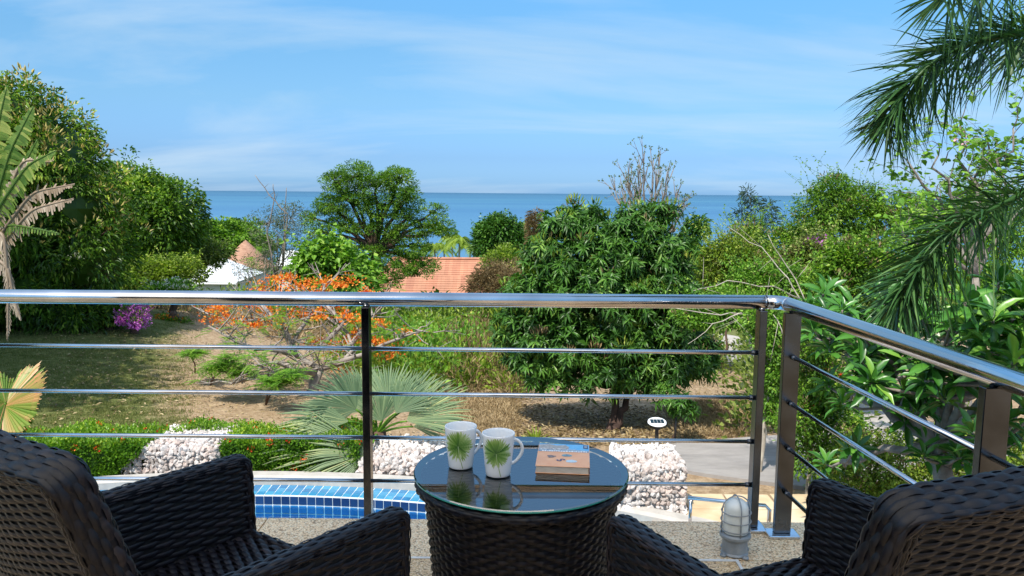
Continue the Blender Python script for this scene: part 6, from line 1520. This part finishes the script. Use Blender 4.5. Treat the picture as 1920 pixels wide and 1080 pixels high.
# ---- foxtail palm fronds hanging in from the right
def foxtail():
    b = np.array([4.1, 4.4, -2.5]); t = thing('foxtail_palm', 'foxtail palm whose bushy fronds hang in from the right edge', 'palm', b)
    crown = np.array([4.1, 4.4, 2.1]); mb = MB(); mb.tube([b, (4.1, 4.4, 0.5), crown], [0.12, 0.10, 0.07], 12); mb.build('trunk', M['bark_grey'], t, True, world=True)
    fr = [([(2010, 130, 4.2), (1960, 60, 4.0), (1890, 62, 3.9), (1800, 85, 3.85), (1730, 130, 3.8), (1685, 190, 3.8), (1662, 235, 3.8)], 600, 0.34),
          ([(2080, 300, 4.2), (1990, 330, 4.0), (1900, 372, 3.8), (1820, 410, 3.7), (1755, 462, 3.65), (1705, 525, 3.6), (1682, 570, 3.6)], 620, 0.34),
          ([(2080, 40, 4.2), (2040, -20, 4.3), (1980, -10, 4.5), (1945, 40, 4.6), (1930, 90, 4.7)], 260, 0.32),
          ([(2100, 60, 4.1), (2000, -70, 3.9), (1900, -60, 3.7), (1820, -35, 3.6), (1760, 0, 3.5)], 260, 0.30)]
    for pts, n, L in fr:
        P = np.array([crown] + [ond(*p) for p in pts]); k = np.linspace(0, len(P) - 1, 40); Q = np.stack([np.interp(k, np.arange(len(P)), P[:, i]) for i in range(3)], -1)
        for _ in range(4): Q[1:-1] = (Q[:-2] + 2 * Q[1:-1] + Q[2:]) / 4
        mb = MB(); mb.tube(Q, np.linspace(0.022, 0.005, 40), 7); fo = mb.build('frond', M['frond'], t, True, world=True)
        i0 = 7; s = np.linspace(i0, 39, n); C_ = np.stack([np.interp(s, np.arange(40), Q[:, i]) for i in range(3)], -1); T = unit(np.stack([np.interp(s, np.arange(40), np.gradient(Q[:, i])) for i in range(3)], -1))
        a = rng.uniform(0, 2 * PI, n); up = unit(np.cross(np.cross(T, (0, 0, 1.0)), T)); sd = np.cross(T, up)
        rad = np.cos(a)[:, None] * up + np.sin(a)[:, None] * sd; D = unit(rad * 0.9 + T * rng.uniform(0.3, 1.0, n)[:, None])
        ln = L * rng.uniform(0.7, 1.1, n) * np.interp((s - i0) / (39 - i0), [0, 0.15, 0.7, 1], [0.8, 1, 1, 0.62]); wd = rng.uniform(0.007, 0.0125, n)
        # long drooping strips, six stations each
        st = np.linspace(0, 1, 7); wp = np.array([0.35, 0.85, 1, 0.95, 0.8, 0.5, 0.06]); dr = rng.uniform(0.08, 0.5, n)
        cen = C_[:, None] + D[:, None] * (st[None, :, None] * ln[:, None, None]); cen[:, :, 2] -= (dr * ln)[:, None] * st[None] ** 2
        side = unit(np.cross(D, rand_unit(n) * 0.5 + T)); tn = np.clip(rng.normal(0.42, 0.2, n), 0, 1)
        Lf = cen - side[:, None] * (wd[:, None] * wp[None])[..., None] / 2; Rt = cen + side[:, None] * (wd[:, None] * wp[None])[..., None] / 2
        V = np.stack([Lf, Rt], 2); bidx = (np.arange(n) * 14)[:, None, None]; q = np.arange(6)[None, :, None] * 2; F = (bidx + q + np.array([0, 1, 3, 2])[None, None]).reshape(-1, 4)
        lb = MB(); lb.add(V.reshape(-1, 3), [F], np.repeat(tn, 14)); o = lb.build('leaflets', M['frond'], None, kind='stuff'); o.parent = fo; o.location = tuple(-np.array(t.location))
foxtail()

# ---- traveller palm / banana-like plant at the left edge
def strap_leaf(parent, pts, wmax, mat, tatter=0.35, tonec=0.5, fold=0.25, hang=0.0):
    P = np.array([ond(*p) for p in pts]); n = 26; k = np.linspace(0, len(P) - 1, n); Q = np.stack([np.interp(k, np.arange(len(P)), P[:, i]) for i in range(3)], -1)
    for _ in range(3): Q[1:-1] = (Q[:-2] + 2 * Q[1:-1] + Q[2:]) / 4
    T = unit(np.gradient(Q, axis=0)); up = unit(np.cross(np.cross(T, (0.25, -1.0, 0.45)), T)); sd = np.cross(T, up)
    mb = MB(); tot = np.linalg.norm(Q[-1] - Q[0])
    for sg in (-1, 1):
        for i in range(0, 52):
            f = (i + 0.5) / 52; c = np.array([np.interp(f * (n - 1), np.arange(n), Q[:, j]) for j in range(3)]); ii = int(f * (n - 1))
            prof = min(1, f / 0.12) * (1 - max(0, f - 0.55) / 0.45) ** 0.55; w = wmax * prof * rng.uniform(1 - tatter * 0.5, 1.0)
            dr = fold + hang + (tatter * rng.uniform(-0.3, 1.0) if tatter > 0.1 else 0)
            out = unit(sd[ii] * sg - up[ii] * 0.1 + T[ii] * 0.45); st = np.linspace(0, 1, 4); pp = c + out * st[:, None] * w; pp[:, 2] -= dr * w * st ** 1.8
            h = tot / 52 * (0.62 if tatter < 0.5 else 0.45) * np.array([1, 1, 0.95, 0.55]); tn = np.clip(rng.normal(tonec, 0.14), 0, 1)
            mb.grid(np.stack([pp - T[ii] * h[:, None], pp + T[ii] * h[:, None]], 1), np.clip(tn + np.array([0.15, 0, 0, 0.2])[:, None] + np.zeros((1, 2)), 0, 1))
    o = mb.build('leaf_blade', M[mat], parent, world=True, kind='stuff')
    mb = MB(); mb.tube(Q, np.linspace(0.03, 0.006, n), 6); r = mb.build('midrib', M['dead' if mat == 'dead' else 'banana'], o, True); r.location = tuple(-np.array(parent.location))
    return o
def traveller():
    d = 10.5; b = gx(-40, d); t = thing('traveller_palm', 'tall traveller palm with tattered green and dried brown leaves at the left edge', 'palm', b)
    mb = MB(); top = ond(-40, 520, d); limb(mb, b, top, 0.16, 0.12, 0, 6, 10); mb.build('trunk', M['bark_pale'], t, True, world=True)
    for pts, w, mat, ta, tc in (([(-40, 500, d), (-10, 380, d - .2), (20, 280, d - .3), (62, 200, d - .3)], 0.26, 'banana', 0.3, 0.6), ([(-40, 500, d), (-20, 350, d - .2), (-5, 240, d - .3), (12, 165, d - .3)], 0.24, 'banana', 0.3, 0.75), ([(-40, 500, d), (-20, 420, d), (30, 340, d - .3), (70, 262, d - .4)], 0.24, 'banana', 0.4, 0.5),
                                ([(-40, 520, d), (-10, 400, d - .4), (50, 310, d - .6), (105, 282, d - .7)], 0.16, 'banana', 0.7, 0.7), ([(-40, 520, d), (0, 440, d - .3), (60, 360, d - .5), (140, 345, d - .7)], 0.17, 'dead', 0.9, 0.45), ([(-40, 520, d), (10, 450, d - .3), (60, 392, d - .6), (138, 372, d - .8)], 0.15, 'dead', 0.9, 0.6),
                                ([(-40, 520, d), (-20, 440, d), (20, 420, d - .4), (112, 438, d - .8)], 0.14, 'banana', 0.3, 0.45), ([(-40, 540, d), (0, 400, d - .4), (40, 300, d - .5), (100, 300, d - .6)], 0.13, 'dead', 0.8, 0.75)):
        strap_leaf(t, pts, w * 0.85, mat, min(0.95, ta + 0.25), tc)
    for pts, w in (([(-20, 430, d - .4), (8, 440, d - .5), (16, 540, d - .5), (14, 640, d - .5)], 0.07), ([(-30, 470, d - .4), (15, 500, d - .5), (26, 560, d - .5), (40, 600, d - .5)], 0.06)):
        strap_leaf(t, pts, w, 'dead', 0.9, 0.75, hang=1.4)
traveller()

# ---- round pleated fan palm leaf near the left armchair
def licuala():
    b = np.array([*onz(0, 900, PZ)]); d = 6.3; b = np.array([ond(-10, 800, d)[0], d, PZ]); t = thing('round_fan_palm', 'pleated round palm leaves with pinkish brown rims at the left edge', 'palm', b)
    root = np.array([b[0], d, ond(0, 840, d)[2]])
    mb = MB(); mb.tube([b, root], [0.05, 0.04], 8); mb.build('trunk', M['bark'], t, True, world=True)
    for hub, tip, face, sp, n, tc in (((10, 755), (-60, 712), (0, -0.6, 1.0), 3.8, 40, 0.30), ((8, 762), (82, 738), (-0.1, -0.9, 0.75), 3.3, 40, 0.6), ((0, 772), (58, 800), (0.1, -1, 0.3), 2.6, 30, 0.15)):
        fan_leaf(t, ond(*hub, d), ond(*tip, d - 0.15), np.array(face, float), sp, n, 'licuala', name='pleated_leaf', droop=0.06, free=0.93, tonec=tc, root=root, cup=-0.15, short=0.85)
licuala()

# shade tree standing outside the frame on the left; its crown shadows the lawn
leafy('shade_tree', 'tree beyond the left edge of the view whose shade falls on the lawn', 'tree', (-13.6, 11.6, float(terrain(-13.6, 11.6))),
      [(np.array([-13.9, 11.7, 4.4]), np.array([3.5, 3.7, 1.7])), (np.array([-15.2, 15.0, 4.6]), np.array([3.2, 3.0, 1.6]))], 'mango', 500, 40, 0.5, 0.26, 0.10, trunk_r=0.3, corek=0.8, front=0.0)
